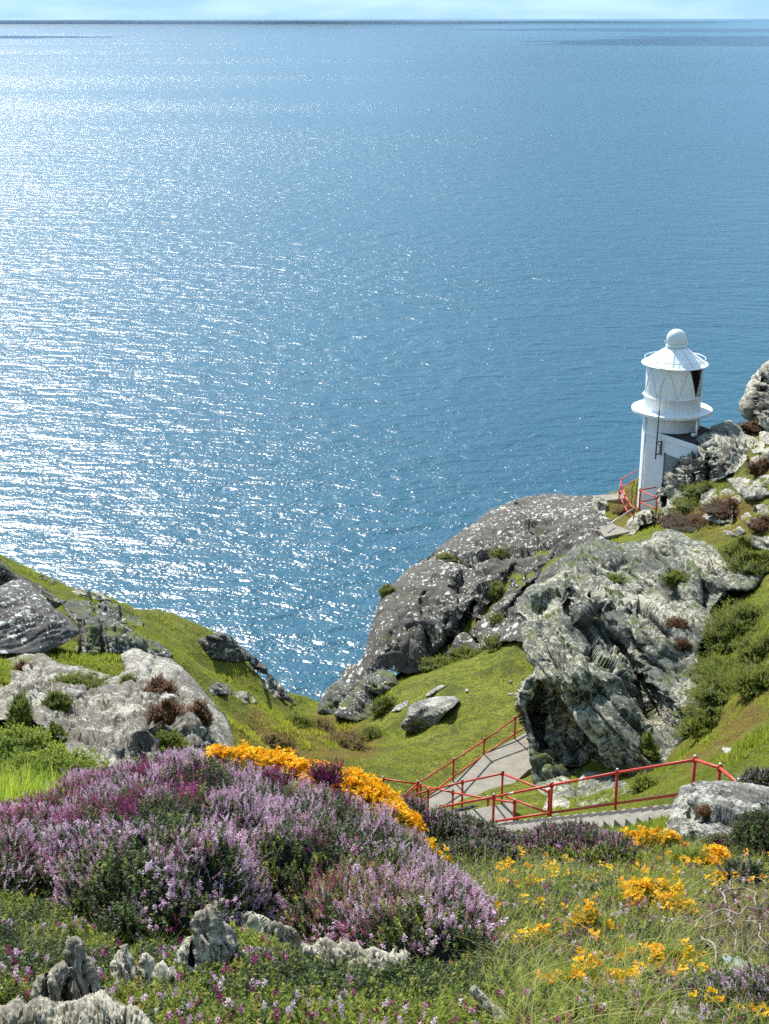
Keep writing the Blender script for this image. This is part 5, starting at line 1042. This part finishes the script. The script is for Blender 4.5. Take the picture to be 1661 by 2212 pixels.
    R_ = [
     ('outcrop', 'red_heather', 'red purple heather cushion on the outcrop below the flat slab', (365, 1540), 62, 60, 'brown_leaf', 700, ('magenta', 260, .09)),
     ('outcrop', 'red_heather', 'small red heather cushion near the right edge of the outcrop', (428, 1540), 38, 46, 'brown_leaf', 400, ('magenta', 110, .08)),
     ('outcrop', 'moss_cushion', 'shaggy olive cushion below the red heather on the outcrop', (362, 1602), 64, 46, 'scrub', 600, None),
     ('outcrop', 'moss_cushion', 'brownish grass cushion above the flat slab on the outcrop', (345, 1482), 48, 34, 'brown_leaf', 400, None),
     ('outcrop', 'moss_cushion', 'long green cushion under the slab at the outcrop top', (160, 1478), 100, 22, 'scrub', 600, None),
     ('outcrop', 'moss_cushion', 'bright green moss left of the flat stone on the outcrop', (122, 1515), 46, 34, 'scrub', 450, None),
     ('outcrop', 'moss_cushion', 'dark tuft low on the left of the outcrop', (118, 1590), 40, 60, 'scrub', 500, None),
     ('outcrop', 'moss_cushion', 'tiny tuft on the upper left of the outcrop', (50, 1442), 26, 16, 'brown_leaf', 150, None),
     ('outcrop', 'moss_cushion', 'tiny tuft in the middle of the outcrop top', (275, 1470), 22, 14, 'scrub', 120, None),
     ('outcrop', 'moss_cushion', 'grass strip growing down the left cleft of the outcrop', (45, 1530), 30, 80, 'scrub', 500, None),
     ('round', 'moss_cushion', 'green cushion on the left skyline of the headland rock', (838, 1272), 28, 28, 'scrub', 300, None),
     ('round', 'moss_cushion', 'green moss line above the middle of the headland rock', (965, 1203), 40, 12, 'scrub', 200, None),
     ('round', 'moss_cushion', 'green tuft at the lower end of the headland hollow', (1080, 1192), 34, 12, 'scrub', 200, None),
     ('round', 'moss_cushion', 'grass growing in the long crack of the headland rock', (1072, 1270), 30, 50, 'scrub', 350, None),
     ('round', 'moss_cushion', 'small green tuft in the lower crack of the headland rock', (1075, 1335), 30, 14, 'scrub', 180, None),
     ('cliff', 'moss_cushion', 'mossy patch below the crest of the tall cliff', (1325, 1250), 40, 14, 'scrub', 200, None),
     ('cliff', 'moss_cushion', 'mossy hollow in the upper right of the tall cliff', (1460, 1245), 50, 26, 'scrub', 400, None),
     ('cliff', 'moss_cushion', 'moss on the right shoulder of the tall cliff', (1460, 1345), 36, 16, 'brown_leaf', 250, None),
     ('cliff', 'red_heather', 'small dark red heather on the right side of the tall cliff', (1474, 1390), 26, 18, 'brown_leaf', 160, ('magenta', 60, .08)),
     ('cliff', 'moss_cushion', 'green strip in the gully at the right base of the cliff', (1400, 1610), 26, 60, 'scrub', 350, None),
     ('right', 'moss_cushion', 'little yellow brown moss cushion on the pale boulder', (1525, 1752), 24, 14, 'brown_leaf', 120, None),
    ]
    for k, (rk, nm, lb, (sx, sy), w, h, mt, n, fl) in enumerate(R_):
        Y = on(rk, sx, sy+h*.3); bush(nm, lb, sx, sy, w, h, mt, n*5, 240+k, fl, Y=Y, cat='moss' if nm == 'moss_cushion' else 'heather', size=.07 if rk != 'right' else .04)

# ------------------------------------------------------------------ path, stairs, railings
def P4(a, b, Y): return Wp(*c4(a, b), Y)
stair_top = P4(1368, 453, 22.6); stair_bot = P4(570, 512, 28.4)
PATHS = []
def plan_poly(pts): PATHS.append([(float(p[0]), float(p[1])) for p in pts])
A0 = np.array(P4(640, 512, 28.4)); A1 = np.array(P4(1500, 430, 21.6))      # far edge of the upper flight
_d = (A1-A0)[:2]; _d /= np.linalg.norm(_d); _n = np.array([_d[1], -_d[0]]); _n = _n if _n[1] < 0 else -_n    # toward the viewer
LZ = A0[2]
# landing and lower flight
L0 = np.array(P4(605, 440, 29.5))
B0 = np.array([L0[0], L0[1]]); B1 = np.array(P4(330, 425, 34.2))[:2]
_e = (B1-B0)/np.linalg.norm(B1-B0); _f = np.array([_e[1], -_e[0]]); _f = _f if _f[1] < 0 else -_f
SW = 1.35
far_e = [np.array(p)[:2] for p in path_far]
near_e = [far_e[0]+np.array([.2, -1.5])]+[None]*(len(far_e)-1)
for i in range(1, len(far_e)):
    d = far_e[min(i+1, len(far_e)-1)]-far_e[i-1]; d /= np.linalg.norm(d); near_e[i] = far_e[i]+np.array([d[1], -d[0]])*1.55
plan_poly([A0[:2]-_d*1.4, A1[:2]+_d*1, A1[:2]+_d*1+_n*1.4, A0[:2]-_d*1.4+_n*1.4])
plan_poly([B0, B1, B1+_f*SW, B0+_f*SW]); plan_poly(far_e+near_e[::-1])
def strip(name, far, near, z, mat, th=.12, parent=None):
    """paved strip as a slab with real edges"""
    n = len(far); top = [(*p, zz) for p, zz in zip(far, z)]+[(*p, zz) for p, zz in zip(near, z)]
    V = np.array(top+[(a, b, c-th) for a, b, c in top], float); q = []
    for i in range(n-1): q += [[i, i+n, i+n+1, i+1], [2*n+i, 2*n+i+1, 3*n+i+1, 3*n+i], [i, i+1, 2*n+i+1, 2*n+i], [n+i, 3*n+i, 3*n+i+1, n+i+1]]
    q += [[0, 2*n, 3*n, n], [n-1, 2*n-1, 4*n-1, 3*n-1]]
    return mesh_np(name, V, np.array(q), mat, parent, False)
def build_stairs():
    o = strip('path', far_e, near_e, [PZ]*len(far_e), M['concrete'], .5); tag(o, kind='structure')
    t = thing('staircase', 'upper concrete stairs coming down from the pale boulder at right', 'stairs', tuple(A0), 'concrete stairs down to the lighthouse path')
    off = np.array(t.location); n = 22; Lr = np.linalg.norm((A1-A0)[:2]); run = Lr/n; rise = (A1[2]-A0[2])/n
    ang = math.atan2(_d[1], _d[0])
    me = None
    for i in range(n+6):
        c = A0[:2]+_d*run*(i+.5)+_n*.7; z = A0[2]+rise*(i+1)
        b = MB().box((0, 0, -.25), (run+.03, 1.4, .5))
        s = b.build('step', M['concrete'], t) if me is None else bpy.data.objects.new('step', me)
        if me is None: me = s.data
        else: C.objects.link(s); s.parent = t
        s.location = (c[0]-off[0], c[1]-off[1], z-off[2]); s.rotation_euler = (0, 0, ang)
        # narrow dark strip lying on the tread near the step edge
        c2 = A0[:2]+_d*run*(i+.14)+_n*.36
        e = MB().box((c2[0]-off[0], c2[1]-off[1], z-off[2]+.006), (.075, .5, .014), ang).build('nosing', M['black_felt'], s); e.matrix_parent_inverse = Matrix.Identity(4)
        e.location = (0, 0, 0); 
        # parented in local space of the step
        inv = (Matrix.Translation(s.location)@Matrix.Rotation(ang, 4, 'Z')).inverted(); e.data.transform(inv)
    # landing
    ld = strip('landing', [A0[:2]-_d*.15+np.array([0, 0]), B0+np.array([.25, .1])], [A0[:2]-_d*.15+_n*1.4, B0+_f*SW-np.array([0, 0])], [LZ, LZ], M['concrete'], .4)
    P = [A0[:2]+_d*.02, B0+np.array([.35, .25]), B0+_f*0, B0+_f*SW, A0[:2]-_d*1.6+_n*1.4, A0[:2]+_n*1.4+_d*.02]
    bpy.data.objects.remove(ld)
    V = np.array([(*p, LZ) for p in P]+[(*p, LZ-.4) for p in P]); k = len(P)
    me_ = bpy.data.meshes.new('landing'); fs = [tuple(range(k)), tuple(range(2*k-1, k-1, -1))]+[(i, i+k, (i+1) % k+k, (i+1) % k) for i in range(k)]
    me_.from_pydata([tuple(v) for v in V], [], fs); me_.materials.append(M['concrete']); ld = bpy.data.objects.new('landing', me_); C.objects.link(ld)
    tag(ld, 'flat concrete landing between the upper and lower stairs', 'landing')
    plan_poly(P)
    t2 = thing('staircase', 'lower concrete stairs dropping left from the landing to the path', 'stairs', (*B0, LZ), 'concrete stairs down to the lighthouse path')
    n = 20; Lr = np.linalg.norm(B1-B0); run = Lr/n; rise = (PZ-LZ)/n; ang = math.atan2(_e[1], _e[0]); me = None; off = np.array(t2.location)
    for i in range(n):
        c = B0+_e*run*(i+.5)+_f*SW/2; z = LZ+rise*(i+1)
        if me is None: s = MB().box((0, 0, -.2), (run+.03, SW, .4)).build('step', M['concrete'], t2); me = s.data
        else: s = bpy.data.objects.new('step', me); C.objects.link(s); s.parent = t2
        s.location = (c[0]-off[0], c[1]-off[1], z-off[2]); s.rotation_euler = (0, 0, ang)
        e = MB().box((-run/2+.05, .2, .206), (.07, .5, .014)).build('nosing', M['black_felt'], s)

def railing(label, posts, top, mids, mat=None, r=.026, group='red tubular railings along the stairs', galv=(), base=True):
    """posts: (top point, bottom point); top and mids: polylines of points"""
    t = thing('railing', label, 'railing', tuple(posts[0][1]), group); off = np.array(t.location)
    for a, b in posts:
        p = MB().tube(np.array(b)-off-np.array([0, 0, .15]), np.array(a)-off+np.array([0, 0, .03]), r*1.1).build('post', M['red_paint'], t, True)
        mk = MB().lathe([(0, .075), (r*1.3, .06), (r*1.75, .03), (r*1.75, -.05), (r*1.2, -.06)], 10, tuple(np.array(a)-off)).build('clamp', M['red_paint'], p, True)
        MB().lathe([(0, .092), (r*.9, .088), (r*1.0, .07)], 8, tuple(np.array(a)-off)).build('cap', M['galvanised'], p, True)
    for ln in [top]+list(mids):
        for k in range(len(ln)-1):
            MB().tube(np.array(ln[k])-off, np.array(ln[k+1])-off, r).build('rail', M['red_paint'], t, True)
    for a, b, f0, f1 in galv:
        a, b = np.array(a), np.array(b); MB().tube(a+(b-a)*f0-off, a+(b-a)*f1-off, r*1.12).build('bare_sleeve', M['galvanised'], t, True)
    return t
def posts4(L):
    """(x, top y, Y, height)"""
    out = []
    for a, b, Y, h in L:
        p = P4(a, b, Y); out.append((p, p-np.array([0, 0, h])))
    return out
def build_railings():
    A = posts4([(362, 424, 30.8, .95), (570, 385, 28.4, 1.1), (800, 338, 27.1, 1.12), (1060, 288, 24.8, 1.12), (1368, 237, 22.5, 1.12), (1467, 270, 20.8, 1.1), (1540, 332, 19.2, 1.1)])
    mid = [P4(500, 497, 29.1), P4(570, 482, 28.4), P4(800, 447, 27.1), P4(1055, 410, 24.8), P4(1368, 365, 22.5), P4(1467, 390, 20.8)]
    railing('long near red railing beside the upper stairs, highest at right', A, [p[0] for p in A], [mid], r=.027, galv=[(A[1][0], A[2][0], .28, .36), (A[2][0], A[3][0], .45, .5)])
    Bp = posts4([(310, 360, 33.6, 1.0), (446, 326, 31.7, 1.05), (605, 292, 29.5, 1.05), (790, 366, 27.9, 1.0)])
    railing('red railing around the far corner of the landing', Bp[:3]+Bp[3:], [P4(180, 398, 35.4)]+[p[0] for p in Bp], [[P4(620, 384, 29.4), P4(780, 446, 27.9)]], r=.024)
    Cp = posts4([(280, 340, 34.6, 1.05), (408, 367, 32.2, 1.0), (547, 392, 29.9, 1.0), (652, 406, 28.2, .95)])
    railing('red railing on the near side of the lower stairs', Cp, [P4(190, 402, 36)]+[p[0] for p in Cp], [[P4(300, 432, 33.6), P4(408, 452, 32.2), P4(547, 470, 29.9), P4(652, 489, 28.2)]], r=.024)
    Dp = posts4([(268, 331, 35.3, 1.0), (410, 241, 36.6, 1.05), (532, 160, 38.2, 1.05), (655, 73, 39.2, 1.05)])
    railing('far red railing running up along the grey path', Dp, [P4(190, 398, 34.5)]+[p[0] for p in Dp]+[P4(760, 8, 40.3)], [[P4(200, 440, 34.8), P4(300, 388, 35.6), P4(410, 304, 36.6), P4(532, 218, 38.2), P4(655, 134, 39.2), P4(760, 66, 40.3)]], r=.024)
    Ep = posts4([(20, 385, 35, 1.0), (130, 313, 35.6, 1.05), (266, 333, 35.35, 1.0)])
    railing('short red railing at the left end above the gorse', Ep, [p[0] for p in Ep], [[P4(90, 383, 35.5), P4(130, 386, 35.6), P4(266, 400, 35.4)]], r=.027, galv=[(Ep[0][0], Ep[1][0], .25, .85)])
    # around the lighthouse
    def Q(a, b, Y): return Wp(*c1([(a, b)])[0], Y)
    def pq(L): return [(Q(a, b, Y), Q(a, b, Y)-np.array([0, 0, h])) for a, b, Y, h in L]
    p = pq([(395, 1745, 60, 1.05), (560, 1715, 61.5, 1.0), (560, 1822, 57.5, .9)])
    railing('small red railing in front of the white tower', p, [p[1][0], p[0][0], p[2][0]], [[Q(560, 1828, 61.5), Q(392, 1862, 60), Q(560, 1935, 57.5)]], r=.03, group='red railings around the lighthouse')
    p = pq([(210, 1642, 63.5, 1.05), (192, 1745, 62, .9), (245, 1800, 60.5, 1.05), (283, 1862, 59.5, .8), (336, 1935, 58.5, .8)])
    railing('red railing on the seaward side of the white tower', p, [Q(370, 1550, 66.5), p[0][0], p[1][0], p[2][0], p[3][0], p[4][0]], [[Q(370, 1632, 66.5), Q(225, 1717, 63.5), Q(250, 1810, 61)], [Q(192, 1790, 62), Q(240, 1900, 60.5), Q(300, 2015, 59)], [Q(215, 1680, 63.5), Q(245, 1820, 61.5), Q(330, 1935, 60)]], r=.026, group='red railings around the lighthouse')
    o = MB().tube(Q(340, 1920, 59), Q(50, 2105, 56.5), .025).build('steel_cable', M['galvanised'], None, True); tag(o, 'pale straight cable slanting down from the tower railing', 'cable')
    o = MB().box(Q(40, 2150, 57), (1.6, .9, .12), .5).box(Q(100, 2172, 56.4), (1.6, .7, .12), .5).build('concrete_slab', M['concrete']); tag(o, 'concrete slabs set in the turf below the tower railing', 'slab')
    o = MB().box(Q(95, 1862, 63.5), (1.5, .8, .5), .3).build('sea_step', M['concrete']); tag(o, 'grey concrete block at the cliff edge beside the tower', 'block')

# ------------------------------------------------------------------ lighthouse
def lighthouse():
    ring = Wp(*c1([(706, 945)])[0], 62.6); s = 62.6/62.0*1.02
    base = ring-np.array([0, 0, 4.3*s])
    t = thing('lighthouse', 'small white round lighthouse with domed cap and wide gallery ring', 'lighthouse', tuple(base))
    Wt = M['white_paint']; R = 1.24*s; zz = lambda h: h*s
    MB().lathe([(R, -4), (R, zz(4.2)), (R*.99, zz(4.25))], 72).build('tower', Wt, t, True)
    MB().lathe([(R*.98, zz(4.2)), (1.70*s, zz(4.22)), (1.75*s, zz(4.23)), (1.75*s, zz(4.34)), (1.72*s, zz(4.345)), (R*1.05, zz(4.345)), (R*.98, zz(4.345))], 96).build('gallery', Wt, t, False)
    MB().lathe([(R*1.0, zz(4.34)), (R*1.0, zz(4.96)), (R*1.02, zz(4.965)), (R*1.02, zz(4.99)), (1.2*s, zz(5.0))], 72).build('drum', Wt, t, True)
    lant = MB().lathe([(1.215*s, zz(4.98)), (1.215*s, zz(6.40))], 72).build('lantern', Wt, t, True)
    def tri(nm, a0, a1, am, up, mat, rr, par):
        """curved triangular pane, angles from the viewer direction, positive to the right"""
        n = 12; V = []; F_ = []
        for i in range(n+1):
            f = i/n; lo, hi = (a0+(am-a0)*f, a1+(am-a1)*f); z = zz(6.38)+(zz(5.03)-zz(6.38))*f if up else zz(5.03)+(zz(6.38)-zz(5.03))*f
            for k in range(9):
                a = math.radians(lo+(hi-lo)*k/8)-math.pi/2+math.radians(-11.5); V.append((rr*math.cos(a), rr*math.sin(a), z))
        for i in range(n):
            for k in range(8): q = i*9+k; F_.append([q, q+1, q+10, q+9] if not up else [q, q+9, q+10, q+1])
        return mesh_np(nm, np.array(V), np.array(F_), mat, par, True)
    tri('pane', 31, 74, 53, True, M['glass_dark'], 1.222*s, lant); tri('pane', 56, 98, 77, False, M['galvanised'], 1.222*s, lant); tri('pane', 78, 120, 99, True, M['glass_dark'], 1.222*s, lant)
    for k in range(-3, 4):
        for a, b in ((-11+43*k, 10+43*k), (-11+43*k, -33+43*k)):
            pts = []
            for f in np.linspace(0, 1, 9):
                an = math.radians(a+(b-a)*f)-math.pi/2+math.radians(-11.5); pts.append((1.217*s*math.cos(an), 1.217*s*math.sin(an), zz(6.38)+(zz(5.0)-zz(6.38))*f))
            MB().path(pts, .011, 5).build('glazing_bar', M['seam_paint'], lant, True)
    rf = MB().lathe([(1.18*s, zz(6.33)), (1.44*s, zz(6.34)), (1.44*s, zz(6.37)), (1.30*s, zz(6.43)), (.44*s, zz(7.04)), (.3*s, zz(7.04))], 84).build('roof', Wt, t, False)
    for k in range(9):
        a = k*2*math.pi/9+.25; MB().tube((1.30*s*math.cos(a), 1.30*s*math.sin(a), zz(6.435)), (.45*s*math.cos(a), .45*s*math.sin(a), zz(7.04)), .016, n=5).build('roof_seam', M['seam_paint'], rf)
    rb = MB()
    for k in range(96):
        a = k*2*math.pi/96; rb.lathe([(0, .018), (.014, .01), (.016, -.01)], 5, (1.33*s*math.cos(a), 1.33*s*math.sin(a), zz(6.415)))
    tag(rb.build('rivets', M['dome_paint'], rf), kind='stuff')
    # handrail on the roof
    hr = 1.31*s; n = 48
    h = MB().path([(hr*math.cos(i*2*math.pi/n), hr*math.sin(i*2*math.pi/n), zz(6.60)) for i in range(n+1)], .018, 6).build('roof_rail', M['dome_paint'], t, True)
    for k in range(8):
        a = k*math.pi/4-math.pi/2-.05; MB().tube((hr*math.cos(a), hr*math.sin(a), zz(6.60)), ((hr-.02)*math.cos(a), (hr-.02)*math.sin(a), zz(6.42)), .014, n=5).build('bracket', M['dome_paint'], h)
    for k in range(8):
        a = k*math.pi/4+.2; rr = R*1.06
    MB().path([(R*1.05*math.cos(a), R*1.05*math.sin(a), zz(4.96)) for a in np.linspace(math.radians(168), math.radians(235), 14)], .02, 6).build('grab_rail', Wt, t, True)
    nk = MB().lathe([(.41*s, zz(7.02)), (.41*s, zz(7.10)), (.45*s, zz(7.11)), (.45*s, zz(7.14)), (.405*s, zz(7.15)), (.405*s, zz(7.24))], 40).build('neck', M['dome_paint'], t, True)
    prof = [(.435*s*math.cos(a), zz(7.42)+.435*s*math.sin(a)) for a in np.linspace(-.43, math.pi/2, 18)]
    dm = MB().lathe(prof, 48).build('dome', M['dome_paint'], t, True)
    for sg in (-1, 1): MB().path([(sg*(.42+.1*math.sin(f))*s, 0, zz(7.22)+.13*f/math.pi) for f in np.linspace(0, math.pi, 8)], .014, 5).build('lifting_eye', M['dome_paint'], dm, True)
    MB().tube((0, 0, zz(7.84)), (0, 0, zz(8.06)), .008, .004, n=5).build('lightning_spike', M['grey_metal'], dm)
    # attached flat-roofed block
    av = np.array([math.cos(math.radians(57)), -math.sin(math.radians(57))]); bv = np.array([math.cos(math.radians(33)), math.sin(math.radians(33))])
    ang = math.atan2(av[1], av[0]); wd = 2*R*1.01; ln = 3.2
    cc = av*(ln/2-.15)
    H1 = zz(3.42)
    w = MB().box((cc[0], cc[1], H1/2-2), (ln, wd, H1+4), ang).build('block_wall', Wt, t)
    wv = -bv; 
    pc = cc
    for nm, ctr, dim in (('parapet', cc-bv*(wd/2-.02), (ln+.12, .14, .2)), ('parapet', cc+bv*(wd/2-.02), (ln+.12, .14, .2)), ('parapet', cc+av*(ln/2), (.14, wd-.2, .2))):
        MB().box((ctr[0], ctr[1], H1-.02), dim, ang).build(nm, Wt, t)
    MB().box((cc[0], cc[1], H1+.01), (ln-.04, wd-.18, .14), ang).build('flat_roof', M['black_felt'], t)
    # door in the left wall
    dpos = cc-bv*(wd/2+.01)+av*(-ln/2+1.75)
    d = MB().box((dpos[0], dpos[1], H1-.75-1.0), (.95, .07, 2.0), ang).build('door', M['grey_door'], t)
    MB().box((dpos[0]-av[0]*.5, dpos[1]-av[1]*.5, H1-1.75), (.07, .1, 2.1), ang).build('door_frame', M['grey_metal'], d)
    # downpipe on the seaward side of the tower
    a = math.radians(200); MB().tube((1.03*R*math.cos(a), 1.03*R*math.sin(a), -1), (1.03*R*math.cos(a), 1.03*R*math.sin(a), zz(4.15)), .035).build('downpipe', Wt, t, True)
    # antenna mast on the wall bracket
    toL = lambda p, Y: Wp(*c1([p])[0], Y)-base
    m0, m1, m2 = toL((545, 1440), 61.0), toL((582, 960), 60.9), toL((620, 640), 60.85)
    ms = thing('antenna_mast', 'dark thin antenna mast bracketed to the lighthouse wall', 'antenna', tuple(base+m0))
    MB().tube((0, 0, 0), m1-m0, .035).build('pole', M['grey_metal'], ms, True); MB().tube(m1-m0, m2-m0, .011, .007, n=6).build('whip', M['grey_metal'], ms, True)
    for yy in (1275, 1395):
        MB().tube(toL((551, yy), 61)-m0, toL((608, yy-8), 61.2)-m0, .03).build('bracket_arm', M['grey_metal'], ms)
    MB().tube(toL((604, 1265), 61.2)-m0, toL((600, 1400), 61.2)-m0, .045).build('bracket_plate', M['grey_metal'], ms)
    MB().path([toL(p, 61.1)-m0 for p in ((560, 1290), (585, 1300), (592, 1350), (580, 1385), (558, 1398))], .02, 5).build('brace', M['grey_metal'], ms, True)
    # white vent pipe and globe lamp on the block roof
    v0, v1 = Wp(*c1([(948, 1225)])[0], 60.9), Wp(*c1([(952, 1078)])[0], 60.9)
    o = MB().tube(v0-np.array([0, 0, .3]), v1, .045, n=10).tube(v1, v1+np.array([0, 0, .04]), .055, n=10).build('vent_pipe', Wt, None, True); tag(o, 'white upright vent pipe on the black roof beside the tower', 'pipe')
    gp = Wp(*c1([(918, 1205)])[0], 60.7)
    g = thing('globe_lamp', 'cream round lamp on the black roof beside the vent pipe', 'lamp', tuple(gp-np.array([0, 0, .3])))
    MB().lathe([(.11*math.cos(a)+.0, .3+.1*math.sin(a)) for a in np.linspace(-1.4, 1.57, 12)], 20).build('globe', M['dome_paint'], g, True); MB().tube((0, 0, 0), (0, 0, .22), .03).build('stem', M['grey_metal'], g)
    lp = Wp(*c1([(975, 822)])[0], 62.0); l = thing('lamp_fitting', 'small grey fitting beside the dark lantern pane', 'lamp', tuple(lp)); MB().lathe([(0, -.05), (.05, -.05), (.06, .0), (.05, .06), (0, .08)], 14).build('body', M['grey_metal'], l, True)

# ------------------------------------------------------------------ dead branches in the bare patch
def branches():
    rng = np.random.default_rng(5)
    def w(p, Yadd=0.):
        out = []
        for a, b in cC(p):
            g = G(a, b+3); out.append(g+np.array([0, 0, .03+Yadd]))
        return out
    def smooth(pts, n=8):
        pts = np.array(pts); t = np.linspace(0, len(pts)-1, (len(pts)-1)*n+1); i = np.clip(np.floor(t).astype(int), 0, len(pts)-2); f = (t-i)[:, None]; f = f*f*(3-2*f)*.5+f*.5
        q = pts[i]*(1-f)+pts[i+1]*f
        return q+np.stack([fbm(q*9+3, 2, 1), fbm(q*9+9, 2, 2), fbm(q*9+5, 2, 3)], -1)*.012
    BR = [([(1170, 560), (1240, 520), (1290, 495), (1360, 515), (1330, 510)], [([(1130, 500), (1180, 480), (1230, 465)])], .006, 'short pale dead twig above the bare patch'),
          ([(1440, 720), (1430, 640), (1400, 580), (1450, 560), (1530, 565), (1580, 590), (1575, 650), (1661, 660), (1720, 640)], [[(1430, 560), (1440, 500), (1530, 495), (1560, 520)], [(1580, 590), (1590, 560)]], .0095, 'thick looping bleached branch at the right edge'),
          ([(1228, 790), (1250, 720), (1330, 705), (1420, 690), (1480, 720), (1530, 660), (1640, 670), (1720, 700)], [[(1280, 780), (1400, 745), (1500, 690)], [(1420, 690), (1450, 730)]], .009, 'long bleached branch crossing the bare patch'),
          ([(1265, 800), (1290, 850), (1330, 890), (1350, 930), (1355, 1000)], [[(1305, 880), (1340, 850)], [(1310, 870), (1325, 885), (1345, 870)]], .011, 'knotted upright dead stem left of the slate stone'),
          ([(1500, 700), (1570, 740), (1610, 780), (1600, 850), (1640, 880), (1720, 860)], [[(1610, 780), (1680, 740)], [(1600, 850), (1560, 890)]], .0075, 'forked dead branch above the slate stone'),
          ([(1455, 880), (1460, 830), (1490, 770)], [[(1460, 830), (1450, 800)]], .005, 'thin upright dead twig beside the slate stone'),
          ([(1490, 920), (1560, 900), (1620, 920), (1700, 890)], [[(1560, 900), (1600, 940), (1640, 930)]], .006, 'low dead twig reaching over the slate stone'),
          ([(1120, 725), (1180, 735), (1230, 730)], [[(1180, 735), (1200, 715)]], .006, 'dark stub of twig left of the bare patch'),
          ([(1400, 520), (1470, 500), (1560, 480), (1650, 520), (1720, 500)], [[(1560, 480), (1600, 450)]], .006, 'fine dead twig along the top of the bare patch')]
    for k, (main, subs, r, lb) in enumerate(BR):
        pts = smooth(w(main)); t = thing('dead_branch', lb, 'branch', tuple(pts[0]), 'bleached dead branches on the bare patch')
        off = pts[0]; pts = pts+np.array([0, 0, 1])*(.05*np.sin(np.linspace(0, 3.1, len(pts))))[:, None]
        r = r*.68; MB().path(pts-off, np.linspace(r, r*.4, len(pts)), 7).build('stem', M['dead_wood'], t, True)
        for sb in subs:
            if isinstance(sb, tuple): sb = [sb]
            q = smooth(w(sb)); MB().path(q-off+np.array([0, 0, .03]), np.linspace(r*.6, r*.25, len(q)), 6).build('twig', M['dead_wood'], t, True)
        tw = MB()
        for _ in range(9):
            a = pts[rng.integers(2, len(pts))]-off; dv = np.array([rng.normal(), rng.normal()*.7, abs(rng.normal())*.35]); dv /= np.linalg.norm(dv); L_ = rng.uniform(.05, .16); bend = rng.normal(0, .5, 3)
            tw.path([a+dv*L_*f+bend*L_*f*f*.6 for f in np.linspace(0, 1, 6)], np.linspace(r*.4, r*.12, 6), 5)
        tag(tw.build('fine_twigs', M['dead_wood'], t, True), kind='stuff')

build_sea()
build_terrain()
big_rocks()
build_stairs()
build_railings()
lighthouse()
branches()
far_plants()
near_plants()
ground_plants()
